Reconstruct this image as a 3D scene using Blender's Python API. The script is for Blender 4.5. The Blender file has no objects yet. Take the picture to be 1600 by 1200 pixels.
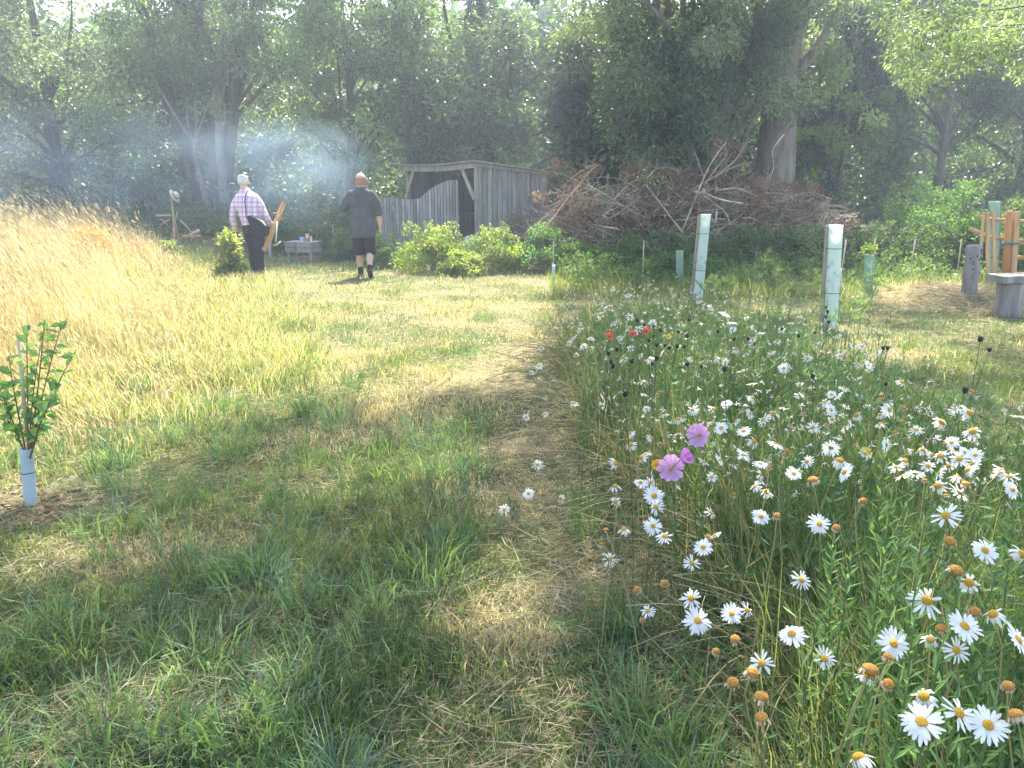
import bpy, math, random
import numpy as np
from mathutils import Vector, Matrix

rnd = random.Random(7)
RNG = np.random.default_rng(11)
PI = math.pi
rad = math.radians

# ------------------------------------------------------------ camera, sky, sun, exposure
S = bpy.context.scene
COL = S.collection
PITCH = rad(14.6)
FPX = 1164.0
CAMH = 1.5
cd = bpy.data.cameras.new('camera')
cd.lens = 36 * FPX / 1600
cd.sensor_width = 36
cd.clip_start = 0.05
cd.clip_end = 500
cam = bpy.data.objects.new('camera', cd)
COL.objects.link(cam)
cam.location = (0, 0, CAMH)
cam.rotation_euler = (PI / 2 - PITCH, 0, 0)
S.camera = cam

SUN_EL, SUN_AZ = rad(54), rad(9)          # azimuth measured from +Y towards +X
SUNV = np.array([math.sin(SUN_AZ) * math.cos(SUN_EL), math.cos(SUN_AZ) * math.cos(SUN_EL), math.sin(SUN_EL)])
W = bpy.data.worlds.new('World')
S.world = W
W.use_nodes = True
wn = W.node_tree.nodes
wl = W.node_tree.links
wn.clear()
sky = wn.new('ShaderNodeTexSky')
sky.sky_type = 'NISHITA'
sky.sun_disc = False
sky.sun_elevation = SUN_EL
sky.sun_rotation = SUN_AZ
sky.air_density = 1.0
sky.dust_density = 2.5
sky.ozone_density = 1.0
bg = wn.new('ShaderNodeBackground')
bg.inputs['Strength'].default_value = 0.15
wo = wn.new('ShaderNodeOutputWorld')
wl.new(sky.outputs[0], bg.inputs[0])
wl.new(bg.outputs[0], wo.inputs[0])
sl = bpy.data.lights.new('sun', 'SUN')
sl.energy = 5.0
sl.angle = rad(0.5)
sl.color = (1.0, 0.95, 0.86)
sun = bpy.data.objects.new('sun', sl)
COL.objects.link(sun)
sun.rotation_euler = Vector(SUNV).to_track_quat('Z', 'Y').to_euler()
S.view_settings.view_transform = 'Standard'
S.view_settings.look = 'None'
S.view_settings.gamma = 1
S.view_settings.exposure = 2.15
S.render.engine = 'CYCLES'
S.cycles.max_bounces = 8
S.cycles.transmission_bounces = 4
S.cycles.diffuse_bounces = 4
S.cycles.volume_bounces = 0
S.cycles.use_denoising = True
HAZE_DENSITY = 0.0042

# ------------------------------------------------------------ projection helpers
sP, cP = math.sin(PITCH), math.cos(PITCH)


def ray(px, py):
    u, v = (px - 800) / FPX, (py - 600) / FPX
    return np.array([u, cP - v * sP, -sP - v * cP])


def atd(px, py, depth):
    return np.array([0, 0, CAMH]) + depth * ray(px, py)


def aty(px, py, y):
    """point seen at a pixel on the upright plane Y = y"""
    r = ray(px, py)
    return np.array([0, 0, CAMH]) + y / r[1] * r


def sstep(a, b, x):
    t = np.clip((x - a) / (b - a), 0, 1)
    return t * t * (3 - 2 * t)


def hash2(ix, iy, seed):
    n = (ix.astype(np.int64) * 374761393 + iy.astype(np.int64) * 668265263 + seed * 1442695041) & 0xffffffff
    n = ((n ^ (n >> 13)) * 1274126177) & 0xffffffff
    return ((n ^ (n >> 16)) & 0xffffff) / float(0xffffff)


def noise2(x, y, scale, seed=0):
    x = np.asarray(x, float) / scale + 1000
    y = np.asarray(y, float) / scale + 1000
    ix, iy = np.floor(x), np.floor(y)
    fx, fy = x - ix, y - iy
    fx = fx * fx * (3 - 2 * fx)
    fy = fy * fy * (3 - 2 * fy)
    a = hash2(ix, iy, seed)
    b = hash2(ix + 1, iy, seed)
    c = hash2(ix, iy + 1, seed)
    d = hash2(ix + 1, iy + 1, seed)
    return (a * (1 - fx) + b * fx) * (1 - fy) + (c * (1 - fx) + d * fx) * fy


def fbm(x, y, scale, seed=0):
    return (noise2(x, y, scale, seed) + .5 * noise2(x, y, scale / 2.1, seed + 1) + .25 * noise2(x, y, scale / 4.3, seed + 2)) / 1.75


def gh(x, y):
    x = np.asarray(x, float)
    y = np.asarray(y, float)
    h = 0.05 * (fbm(x, y, 1.3, 5) - .5) + .012 * (noise2(x, y, .22, 9) - .5)
    h = h + .45 * sstep(4.5, 11, -x) * sstep(6, 13, y) * (1 - .4 * sstep(17, 26, y))
    d = np.hypot((x - 6.15) / 1.0, (y - 10.4) / 1.2)
    h = h + .17 * (1 - sstep(0.2, 1.35, d))
    return h


def at(px, py, h=0.0):
    """ground point (plus h) seen at a pixel"""
    r = ray(px, py)
    z = 0.0
    p = None
    for _ in range(8):
        t = (CAMH - h - z) / (-r[2])
        p = np.array([0, 0, CAMH]) + t * r
        z = float(gh(p[0], p[1]))
    return p


def gp(x, y):
    return np.array([x, y, float(gh(x, y))])


# ------------------------------------------------------------ mesh building
class Geo:
    def __init__(self):
        self.V, self.F, self.C, self.n = [], [], [], 0

    def add(self, V, F, col=(1, 1, 1)):
        V = np.asarray(V, np.float32).reshape(-1, 3)
        if not isinstance(F, list) or (len(F) and not isinstance(F[0], np.ndarray)):
            byk = {}
            for f in F:
                byk.setdefault(len(f), []).append(f)
            F = [np.array(v, np.int64) for v in byk.values()]
        for f in F:
            self.F.append(f + self.n)
        self.V.append(V)
        c = np.asarray(col, np.float32)
        if c.ndim == 1:
            c = np.repeat(c[None, :], len(V), 0)
        self.C.append(c)
        self.n += len(V)
        return self

    def build(self, name, m, parent=None, smooth=True, loc=None):
        V = np.concatenate(self.V) if self.V else np.zeros((0, 3), np.float32)
        if loc is not None:
            V = V - np.asarray(loc, np.float32)
        me = bpy.data.meshes.new(name)
        me.vertices.add(len(V))
        me.vertices.foreach_set('co', V.ravel())
        nl = sum(f.size for f in self.F)
        npoly = sum(len(f) for f in self.F)
        me.loops.add(nl)
        me.polygons.add(npoly)
        li = np.concatenate([f.ravel() for f in self.F]).astype(np.int32)
        tot = np.concatenate([np.full(len(f), f.shape[1], np.int32) for f in self.F])
        st = np.concatenate([[0], np.cumsum(tot)[:-1]]).astype(np.int32)
        me.loops.foreach_set('vertex_index', li)
        me.polygons.foreach_set('loop_start', st)
        me.polygons.foreach_set('loop_total', tot)
        me.update(calc_edges=True)
        me.polygons.foreach_set('use_smooth', np.full(npoly, smooth))
        C = np.concatenate(self.C)
        ca = me.color_attributes.new('Col', 'FLOAT_COLOR', 'POINT')
        ca.data.foreach_set('color', np.concatenate([C, np.ones((len(C), 1), np.float32)], 1).ravel())
        me.materials.append(m)
        o = bpy.data.objects.new(name, me)
        COL.objects.link(o)
        if loc is not None and parent is None:
            o.location = tuple(loc)
        if parent is not None:
            o.parent = parent
        return o


def norm(v):
    v = np.asarray(v, float)
    return v / (np.linalg.norm(v, axis=-1, keepdims=True) + 1e-9)


def tube(g, pts, rr, sides=6, col=(1, 1, 1), cap=True, squash=1.0, noise=0.0):
    pts = np.asarray(pts, float)
    n = len(pts)
    rr = np.broadcast_to(np.asarray(rr, float), (n,))
    T = np.gradient(pts, axis=0)
    T = norm(T)
    ref = np.array([0, 0, 1.0]) if abs(T[0][2]) < .8 else np.array([1.0, 0, 0])
    A = norm(np.cross(T, ref))
    B = np.cross(T, A)
    th = np.arange(sides) / sides * 2 * PI
    r = rr[:, None, None]
    if noise:
        r = r * (1 + noise * (RNG.random((n, sides, 1)) - .5))
    V = pts[:, None, :] + r * (np.cos(th)[None, :, None] * A[:, None, :] + squash * np.sin(th)[None, :, None] * B[:, None, :])
    V = V.reshape(-1, 3)
    F = []
    i = np.arange(n - 1)[:, None] * sides
    k = np.arange(sides)[None, :]
    k2 = (k + 1) % sides
    Q = np.stack([i + k, i + k2, i + sides + k2, i + sides + k], -1).reshape(-1, 4)
    F.append(Q)
    if cap:
        F.append(np.array([list(range(sides))[::-1]]))
        F.append(np.array([[(n - 1) * sides + q for q in range(sides)]]))
    g.add(V, F, col)


def box(g, c, s, rot=None, col=(1, 1, 1)):
    """c = centre, s = full size, rot = Matrix 3x3 or z angle"""
    c = np.asarray(c, float)
    h = np.asarray(s, float) / 2
    V = np.array([[x, y, z] for x in (-1, 1) for y in (-1, 1) for z in (-1, 1)], float) * h
    if rot is not None:
        if isinstance(rot, (int, float)):
            rot = np.array(Matrix.Rotation(rot, 3, 'Z'))
        V = V @ np.asarray(rot).T
    F = [np.array([[0, 1, 3, 2], [4, 6, 7, 5], [0, 4, 5, 1], [2, 3, 7, 6], [0, 2, 6, 4], [1, 5, 7, 3]])]
    g.add(V + c, F, col)


def beam(g, a, b, w, t, col=(1, 1, 1), up=(0, 0, 1)):
    """rectangular beam from a to b, w across, t thick"""
    a, b = np.asarray(a, float), np.asarray(b, float)
    d = norm(b - a)
    s = np.cross(d, up)
    if np.linalg.norm(s) < 1e-3:
        s = np.array([1.0, 0, 0])
    s = norm(s)
    u = np.cross(s, d)
    Rm = np.stack([d, s, u], 1)
    box(g, (a + b) / 2, (np.linalg.norm(b - a), w, t), Rm, col)


def ellipsoid(g, c, r, col=(1, 1, 1), nu=10, nv=7, rot=None):
    V = []
    for j in range(nv + 1):
        ph = PI * j / nv
        for i in range(nu):
            th = 2 * PI * i / nu
            V.append((math.sin(ph) * math.cos(th), math.sin(ph) * math.sin(th), math.cos(ph)))
    V = np.array(V) * np.asarray(r, float)
    if rot is not None:
        V = V @ np.asarray(rot).T
    F = [np.array([[j * nu + i, (j + 1) * nu + i, (j + 1) * nu + (i + 1) % nu, j * nu + (i + 1) % nu] for j in range(nv) for i in range(nu)])]
    g.add(V + np.asarray(c, float), F, col)


def leaves(g, P, D, L, Wd, col, fold=.15, N=None):
    """leaf-sized faces: P base, D direction, L length, Wd width"""
    n = len(P)
    D = norm(D)
    if N is None:
        N = np.stack([RNG.normal(0, .6, n), RNG.normal(0, .6, n), RNG.normal(.5, .5, n)], 1)
    side = norm(np.cross(D, N))
    up = np.cross(side, D)
    L = np.broadcast_to(L, (n,))[:, None]
    Wd = np.broadcast_to(Wd, (n,))[:, None]
    m = P + D * L * .45 + up * Wd * fold
    V = np.stack([P, m + side * Wd / 2, P + D * L, m - side * Wd / 2], 1).reshape(-1, 3)
    b = np.arange(n)[:, None] * 4
    F = [np.concatenate([b + np.array([[0, 1, 2]]), b + np.array([[0, 2, 3]])])]
    g.add(V, F, np.repeat(np.broadcast_to(col, (n, 3)), 4, 0))


def blades(g, P, H, Wd, az, lean, col, tipcol=None):
    n = len(P)
    H = np.broadcast_to(H, (n,))[:, None]
    Wd = np.broadcast_to(Wd, (n,))[:, None]
    lean = np.broadcast_to(lean, (n,))[:, None]
    ld = np.stack([np.cos(az), np.sin(az), np.zeros(n)], 1)
    f = RNG.random(n) * 2 * PI
    side = np.stack([np.cos(f), np.sin(f), np.zeros(n)], 1)
    Z = np.array([[0, 0, 1.0]])
    up = np.sqrt(np.clip(1 - lean ** 2, .02, 1))
    mid = P + Z * H * .55 * np.sqrt(np.clip(1 - (lean * .6) ** 2, 0, 1)) + ld * H * lean * .3
    tip = P + Z * H * up + ld * H * lean
    V = np.stack([P - side * Wd / 2, P + side * Wd / 2, mid + side * Wd * .42, mid - side * Wd * .42, tip], 1).reshape(-1, 3)
    b = np.arange(n)[:, None] * 5
    F = [b + np.array([[0, 1, 2, 3]]), b + np.array([[3, 2, 4]])]
    c = np.repeat(np.broadcast_to(col, (n, 3))[:, None, :], 5, 1).copy()
    if tipcol is not None:
        c[:, 4] = tipcol
    g.add(V, F, c.reshape(-1, 3))
    return tip


# ------------------------------------------------------------ materials
def new_mat(name):
    m = bpy.data.materials.new(name)
    m.use_nodes = True
    m.node_tree.nodes.clear()
    return m, m.node_tree.nodes, m.node_tree.links


def mat_leaf(name, transl=.45, rough=.5, tint=(1.0, 1.0, .45), spec=.35, gain=1.6):
    m, N, L = new_mat(name)
    out = N.new('ShaderNodeOutputMaterial')
    at_ = N.new('ShaderNodeAttribute')
    at_.attribute_name = 'Col'
    p = N.new('ShaderNodeBsdfPrincipled')
    p.inputs['Roughness'].default_value = rough
    p.inputs['Specular IOR Level'].default_value = spec
    t = N.new('ShaderNodeBsdfTranslucent')
    mx = N.new('ShaderNodeMixShader')
    mx.inputs[0].default_value = transl
    mul = N.new('ShaderNodeMix')
    mul.data_type = 'RGBA'
    mul.blend_type = 'MULTIPLY'
    mul.inputs[0].default_value = 1
    mul.inputs[7].default_value = (tint[0] * gain, tint[1] * gain, tint[2] * gain, 1)
    L.new(at_.outputs['Color'], p.inputs['Base Color'])
    L.new(at_.outputs['Color'], mul.inputs[6])
    L.new(mul.outputs[2], t.inputs['Color'])
    L.new(p.outputs[0], mx.inputs[1])
    L.new(t.outputs[0], mx.inputs[2])
    L.new(mx.outputs[0], out.inputs[0])
    return m


def mat_noise(name, c1, c2, scale=8, rough=.8, bump=.3, stretch=(1, 1, 1), attr=False, detail=6, spec=.2, bscale=None, c3=None):
    m, N, L = new_mat(name)
    out = N.new('ShaderNodeOutputMaterial')
    p = N.new('ShaderNodeBsdfPrincipled')
    p.inputs['Roughness'].default_value = rough
    p.inputs['Specular IOR Level'].default_value = spec
    tc = N.new('ShaderNodeTexCoord')
    mp = N.new('ShaderNodeMapping')
    mp.inputs['Scale'].default_value = stretch
    nz = N.new('ShaderNodeTexNoise')
    nz.inputs['Scale'].default_value = scale
    nz.inputs['Detail'].default_value = detail
    nz.inputs['Roughness'].default_value = .65
    cr = N.new('ShaderNodeValToRGB')
    cr.color_ramp.elements[0].position = .3
    cr.color_ramp.elements[0].color = (*c1, 1)
    cr.color_ramp.elements[1].position = .7
    cr.color_ramp.elements[1].color = (*c2, 1)
    if c3:
        e = cr.color_ramp.elements.new(.52)
        e.color = (*c3, 1)
    L.new(tc.outputs['Object'], mp.inputs[0])
    L.new(mp.outputs[0], nz.inputs['Vector'])
    L.new(nz.outputs['Fac'], cr.inputs[0])
    src = cr.outputs[0]
    if attr:
        a = N.new('ShaderNodeAttribute')
        a.attribute_name = 'Col'
        mul = N.new('ShaderNodeMix')
        mul.data_type = 'RGBA'
        mul.blend_type = 'MULTIPLY'
        mul.inputs[0].default_value = 1
        L.new(src, mul.inputs[6])
        L.new(a.outputs['Color'], mul.inputs[7])
        src = mul.outputs[2]
    L.new(src, p.inputs['Base Color'])
    if bump:
        n2 = N.new('ShaderNodeTexNoise')
        n2.inputs['Scale'].default_value = bscale or scale * 2
        n2.inputs['Detail'].default_value = 5
        L.new(mp.outputs[0], n2.inputs['Vector'])
        b = N.new('ShaderNodeBump')
        b.inputs['Strength'].default_value = bump
        b.inputs['Distance'].default_value = .02
        L.new(n2.outputs['Fac'], b.inputs['Height'])
        L.new(b.outputs[0], p.inputs['Normal'])
    L.new(p.outputs[0], out.inputs[0])
    return m


def mat_tube(name, c1, c2):
    """translucent plastic tree guard"""
    m, N, L = new_mat(name)
    out = N.new('ShaderNodeOutputMaterial')
    p = N.new('ShaderNodeBsdfPrincipled')
    p.inputs['Roughness'].default_value = .4
    tc = N.new('ShaderNodeTexCoord')
    nz = N.new('ShaderNodeTexNoise')
    nz.inputs['Scale'].default_value = 5
    nz.inputs['Detail'].default_value = 5
    mx = N.new('ShaderNodeMix')
    mx.data_type = 'RGBA'
    mx.inputs[6].default_value = (*c1, 1)
    mx.inputs[7].default_value = (*c2, 1)
    L.new(tc.outputs['Object'], nz.inputs['Vector'])
    L.new(nz.outputs['Fac'], mx.inputs[0])
    n2 = N.new('ShaderNodeTexNoise')
    n2.inputs['Scale'].default_value = 11
    n2.inputs['Detail'].default_value = 8
    r2 = N.new('ShaderNodeValToRGB')
    r2.color_ramp.elements[0].position = .56
    r2.color_ramp.elements[0].color = (0, 0, 0, 1)
    r2.color_ramp.elements[1].position = .72
    r2.color_ramp.elements[1].color = (.6, .6, .6, 1)
    L.new(tc.outputs['Object'], n2.inputs['Vector'])
    L.new(n2.outputs['Fac'], r2.inputs[0])
    m3 = N.new('ShaderNodeMix')
    m3.data_type = 'RGBA'
    m3.inputs[7].default_value = (.34, .36, .27, 1)
    L.new(r2.outputs[0], m3.inputs[0])
    L.new(mx.outputs[2], m3.inputs[6])
    mx = m3
    L.new(mx.outputs[2], p.inputs['Base Color'])
    t = N.new('ShaderNodeBsdfTranslucent')
    L.new(mx.outputs[2], t.inputs['Color'])
    ms = N.new('ShaderNodeMixShader')
    ms.inputs[0].default_value = .5
    L.new(p.outputs[0], ms.inputs[1])
    L.new(t.outputs[0], ms.inputs[2])
    L.new(ms.outputs[0], out.inputs[0])
    return m


M = {}
M['leaf'] = mat_leaf('tree_leaf', .42, .36, (1.0, 1.0, .5), .6, 1.8)
M['bush'] = mat_leaf('bush_leaf', .5, .5, (1.0, 1.0, .4), .35, 1.8)
M['grass'] = mat_leaf('grass_blade', .45, .55, (1.05, 1.0, .5), .3, 1.5)
M['straw'] = mat_leaf('straw_stalk', .45, .6, (1.05, .97, .75), .3, 1.25)
M['bedleaf'] = mat_leaf('meadow_leaf', .4, .5, (1.0, 1.0, .5), .3, 1.5)
M['petal'] = mat_leaf('petal', .4, .6, (1, 1, 1), .2, 1.0)
M['disc'] = mat_noise('daisy_disc', (.42, .22, .03), (.65, .38, .05), 300, .8, .5)
M['disc_old'] = mat_noise('spent_disc', (.30, .14, .03), (.50, .27, .07), 200, .9, .5)
M['stem'] = mat_leaf('flower_stem', .15, .6, (1, 1, .6), .3, 1.2)
M['bark'] = mat_noise('bark', (.045, .036, .028), (.16, .13, .10), 6, .9, .9, (1, 1, .25))
M['bark_pale'] = mat_noise('bark_pale', (.13, .105, .085), (.36, .30, .25), 7, .9, 1.0, (1, 1, .2))
M['branch'] = mat_noise('dead_branch', (.22, .17, .12), (.60, .50, .38), 3, .85, .4, attr=True)
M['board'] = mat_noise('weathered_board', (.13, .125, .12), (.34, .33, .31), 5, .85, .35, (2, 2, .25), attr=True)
M['board_in'] = mat_noise('inner_board', (.06, .057, .055), (.15, .14, .13), 5, .85, .3, (2, 2, .25), attr=True)  # same board texture in a darker tone, for the shed's inner walls and shelf
M['timber'] = mat_noise('sawn_timber', (.22, .19, .15), (.42, .38, .32), 6, .8, .3, (2, 2, .3), attr=True)
M['logwood'] = mat_noise('weathered_log', (.13, .115, .105), (.40, .36, .33), 9, .85, .8, (1, 1, .15), attr=True)
M['pole'] = mat_noise('fresh_pole', (.36, .22, .11), (.62, .44, .25), 7, .7, .3, (1, 1, .2), attr=True)
M['cane'] = mat_noise('bamboo_cane', (.33, .27, .18), (.55, .47, .33), 12, .6, .1, (1, 1, .3))
M['roof'] = mat_noise('roof_felt', (.12, .12, .11), (.26, .25, .23), 14, .9, .5)
M['guard'] = mat_tube('pale_green_guard', (.72, .81, .75), (.84, .90, .86))
M['guard_w'] = mat_tube('white_guard', (.60, .70, .74), (.75, .82, .85))
M['guard_g'] = mat_tube('green_guard', (.36, .52, .40), (.48, .64, .52))
M['soil'] = mat_noise('bare_soil', (.09, .055, .035), (.26, .17, .11), 18, .95, 1.0)
M['skin'] = mat_noise('skin', (.50, .27, .19), (.62, .37, .28), 9, .5, .05, spec=.4)
M['hair'] = mat_noise('white_hair', (.45, .43, .42), (.75, .73, .72), 60, .7, .6, (1, 1, .3))
M['hair_short'] = mat_noise('cropped_hair', (.28, .15, .10), (.36, .20, .14), 40, .7, .3)
M['polo'] = mat_noise('charcoal_cloth', (.05, .054, .058), (.09, .094, .10), 6, .85, .5, bscale=9)
M['black'] = mat_noise('black_cloth', (.010, .011, .014), (.022, .024, .03), 6, .85, .5, bscale=8)
M['rubber'] = mat_noise('black_rubber', (.012, .012, .013), (.03, .03, .032), 20, .6, .2)
M['rope_blue'] = mat_noise('blue_strap', (.02, .14, .24), (.05, .25, .38), 20, .6, .1)
M['blue'] = mat_noise('pale_blue_plastic', (.30, .48, .62), (.42, .60, .74), 10, .4, .05)
M['terracotta'] = mat_noise('terracotta', (.40, .15, .09), (.55, .24, .15), 10, .8, .2)
M['cream'] = mat_noise('cream_plastic', (.6, .58, .5), (.78, .76, .68), 10, .5, .05)
M['straw_hat'] = mat_noise('straw_hat', (.5, .42, .28), (.68, .6, .44), 60, .8, .4)
M['white_bag'] = mat_noise('white_sack', (.38, .38, .42), (.6, .6, .64), 8, .6, .6)
M['poppy'] = mat_leaf('poppy_petal', .5, .5, (1, .8, .8), .3, 1.2)


def mat_plaid():
    m, N, L = new_mat('plaid_cloth')
    out = N.new('ShaderNodeOutputMaterial')
    p = N.new('ShaderNodeBsdfPrincipled')
    p.inputs['Roughness'].default_value = .85
    tc = N.new('ShaderNodeTexCoord')
    sep = N.new('ShaderNodeSeparateXYZ')
    L.new(tc.outputs['Object'], sep.inputs[0])

    def bands(sock, period, width, off=0.0):
        a = N.new('ShaderNodeMath')
        a.operation = 'MULTIPLY_ADD'
        a.inputs[1].default_value = 1 / period
        a.inputs[2].default_value = 50 + off
        L.new(sock, a.inputs[0])
        f = N.new('ShaderNodeMath')
        f.operation = 'FRACT'
        L.new(a.outputs[0], f.inputs[0])
        s = N.new('ShaderNodeMath')
        s.operation = 'LESS_THAN'
        s.inputs[1].default_value = width
        L.new(f.outputs[0], s.inputs[0])
        return s.outputs[0]
    cur = None
    base = (.80, .72, .78, 1)
    specs = [('X', .085, .40, 0, (.42, .26, .42)), ('Z', .085, .40, 0, (.42, .26, .42)), ('X', .085, .10, .6, (.18, .10, .24)),
             ('Z', .085, .10, .6, (.18, .10, .24)), ('X', .17, .07, .15, (.55, .16, .22)), ('Z', .17, .07, .15, (.55, .16, .22))]
    for ax, per, wd, off, c in specs:
        mx = N.new('ShaderNodeMix')
        mx.data_type = 'RGBA'
        b = bands(sep.outputs[ax], per, wd, off)
        fm = N.new('ShaderNodeMath')
        fm.operation = 'MULTIPLY'
        fm.inputs[1].default_value = .62
        L.new(b, fm.inputs[0])
        L.new(fm.outputs[0], mx.inputs[0])
        if cur is None:
            mx.inputs[6].default_value = base
        else:
            L.new(cur, mx.inputs[6])
        mx.inputs[7].default_value = (*c, 1)
        cur = mx.outputs[2]
    L.new(cur, p.inputs['Base Color'])
    nz = N.new('ShaderNodeTexNoise')
    nz.inputs['Scale'].default_value = 9
    L.new(tc.outputs['Object'], nz.inputs['Vector'])
    b = N.new('ShaderNodeBump')
    b.inputs['Strength'].default_value = .6
    b.inputs['Distance'].default_value = .03
    L.new(nz.outputs['Fac'], b.inputs['Height'])
    L.new(b.outputs[0], p.inputs['Normal'])
    L.new(p.outputs[0], out.inputs[0])
    return m


M['plaid'] = mat_plaid()


def mat_ground():
    m, N, L = new_mat('meadow_ground')
    out = N.new('ShaderNodeOutputMaterial')
    p = N.new('ShaderNodeBsdfPrincipled')
    p.inputs['Roughness'].default_value = .95
    p.inputs['Specular IOR Level'].default_value = .1
    tc = N.new('ShaderNodeTexCoord')
    n1 = N.new('ShaderNodeTexNoise')
    n1.inputs['Scale'].default_value = 1.1
    n1.inputs['Detail'].default_value = 8
    n2 = N.new('ShaderNodeTexNoise')
    n2.inputs['Scale'].default_value = 28
    n2.inputs['Detail'].default_value = 8
    n2.inputs['Roughness'].default_value = .75
    a = N.new('ShaderNodeValToRGB')
    e = a.color_ramp.elements
    e[0].position = .35
    e[0].color = (.075, .095, .04, 1)
    e[1].position = .65
    e[1].color = (.26, .215, .14, 1)
    b = N.new('ShaderNodeValToRGB')
    e = b.color_ramp.elements
    e[0].position = .3
    e[0].color = (.25, .25, .22, 1)
    e[1].position = .7
    e[1].color = (1.5, 1.45, 1.3, 1)
    mx = N.new('ShaderNodeMix')
    mx.data_type = 'RGBA'
    mx.blend_type = 'MULTIPLY'
    mx.inputs[0].default_value = 1
    for n in (n1, n2):
        L.new(tc.outputs['Object'], n.inputs['Vector'])
    L.new(n1.outputs['Fac'], a.inputs[0])
    L.new(n2.outputs['Fac'], b.inputs[0])
    L.new(a.outputs[0], mx.inputs[6])
    L.new(b.outputs[0], mx.inputs[7])
    L.new(mx.outputs[2], p.inputs['Base Color'])
    bp = N.new('ShaderNodeBump')
    bp.inputs['Strength'].default_value = 1
    bp.inputs['Distance'].default_value = .02
    L.new(n2.outputs['Fac'], bp.inputs['Height'])
    L.new(bp.outputs[0], p.inputs['Normal'])
    L.new(p.outputs[0], out.inputs[0])
    return m


M['ground'] = mat_ground()


# ------------------------------------------------------------ tagging
def tag(o, label=None, cat=None, group=None, kind=None):
    if label:
        o['label'] = label
    if cat:
        o['category'] = cat
    if group:
        o['group'] = group
    if kind:
        o['kind'] = kind
    return o


def thing(name, loc, label, cat, group=None, rz=0):
    o = bpy.data.objects.new(name, None)
    o.empty_display_size = .1
    COL.objects.link(o)
    o.location = tuple(float(v) for v in loc)
    o.rotation_euler = (0, 0, rz)
    return tag(o, label, cat, group)


# ------------------------------------------------------------ ground
def axis_pts(lo, hi, c, fine, n):
    t = np.linspace(-1, 1, n)
    s = np.sign(t) * np.abs(t) ** 2.2
    a = np.where(s < 0, c + s * (c - lo), c + s * (hi - c))
    return a


gx = np.unique(np.round(np.concatenate([np.linspace(-8, 8, 200), axis_pts(-160, 160, 0, 0, 81)]), 4))
gy = np.unique(np.round(np.concatenate([np.linspace(-1, 16, 210), axis_pts(-40, 220, 8, 0, 81)]), 4))
X, Y = np.meshgrid(gx, gy)
Zg = gh(X, Y)
g = Geo()
nx = len(gx)
ny = len(gy)
ii = (np.arange(ny - 1)[:, None] * nx + np.arange(nx - 1)[None, :]).reshape(-1, 1)
g.add(np.stack([X, Y, Zg], -1).reshape(-1, 3), [ii + np.array([[0, 1, nx + 1, nx]])])
tag(g.build('ground', M['ground']), kind='structure')

# ------------------------------------------------------------ grass
GREENS = np.array([[.095, .155, .058], [.125, .195, .062], [.08, .135, .058], [.15, .21, .07], [.105, .16, .085]])
DRY = np.array([[.46, .40, .26], [.38, .32, .21], [.54, .49, .35], [.32, .27, .18], [.47, .38, .27]])


def bx(y):
    """edge of the long grass on the left"""
    return np.interp(y, [3.2, 4.4, 5.6, 7, 8.5, 10, 11.5, 13, 15, 18, 24], [-4.2, -3.3, -2.95, -3.1, -3.6, -4.2, -4.9, -5.4, -6.4, -8, -12])


def in_bed(x, y):
    lx = np.interp(y, [.3, 2.0, 2.7, 3.4, 4.3, 5.3, 6.9, 8.2], [.42, .70, .62, .50, .36, .33, .38, .7])
    rx = np.interp(y, [.3, 2.5, 4, 5.5, 7, 8.2], [1.6, 2.5, 2.35, 2.3, 2.1, 1.5])
    return (x > lx) & (x < rx) & (y > .45) & (y < 7.6)


def wedge(n, y0, y1, power=1.0, margin=.8):
    """random ground points in the camera's view, denser near"""
    u = RNG.random(n)
    if power == 1.0:
        y = y0 * (y1 / y0) ** u
    else:
        y = y0 + (y1 - y0) * u ** power
    half = .70 * y + margin
    x = (RNG.random(n) * 2 - 1) * half
    return x, y


def pal(P, n, k=None):
    idx = RNG.integers(0, len(P), n) if k is None else k
    return P[idx] * (0.75 + .5 * RNG.random((n, 1)))


g = Geo()
# short mown grass
x, y = wedge(430000, 1.15, 17.5, margin=2.4)
k = ~(x < bx(y) - .6)
k &= ~(in_bed(x, y) & (RNG.random(len(x)) < .6))
# worn path and bare patches thin the turf
pathx = .02 + .25 * np.sin(y * .55) - .05
worn = np.exp(-((x - pathx) / .38) ** 2) * sstep(1.5, 3, y) * (1 - sstep(7, 12, y))
k &= ~(RNG.random(len(x)) < .35 * worn * fbm(x, y, .5, 77) * 1.8)
k &= ~((np.hypot(x + 2.3, y - 3.55) < .30 * (.7 + .8 * noise2(x, y, .12, 3))) & (RNG.random(len(x)) < .85))
x, y = x[k], y[k]
n = len(x)
dry = fbm(x, y, .75, 21)
dry = dry + .15 * worn[k] + .10 * sstep(5.5, 8, y) - .03
dry = dry - .16 * sstep(2.2, 3.2, x) * (1 - np.exp(-((x - 6.1) ** 2 + (y - 10.3) ** 2)))
isdry = RNG.random(n) < .10 + .8 * sstep(.38, .66, dry)
lush = sstep(.5, .72, fbm(x, y, .55, 33))
H = (.028 + .045 * RNG.random(n) ** 1.5) * (1 + 1.4 * lush) * np.where(isdry, .8, 1)
H *= 1 - .45 * worn[k]
col = np.where(isdry[:, None], pal(DRY, n), pal(GREENS, n))
pn = fbm(x, y, 1.6, 91)[:, None]
col = col * np.where(isdry[:, None], 1, np.array([[1, 1, 1]]) + (pn - .5) * np.array([[1.5, .7, .1]]))
az = RNG.random(n) * 2 * PI
P = np.stack([x, y, gh(x, y) - .004], 1)
blades(g, P, H, (.0028 + .0022 * RNG.random(n)) * (1 + y * .10), az, .25 + .65 * RNG.random(n), np.clip(col, .01, 1))
tag(g.build('mown_grass', M['grass'], smooth=False), 'short mown grass, green mixed with dry tufts', 'grass', kind='stuff')

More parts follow.
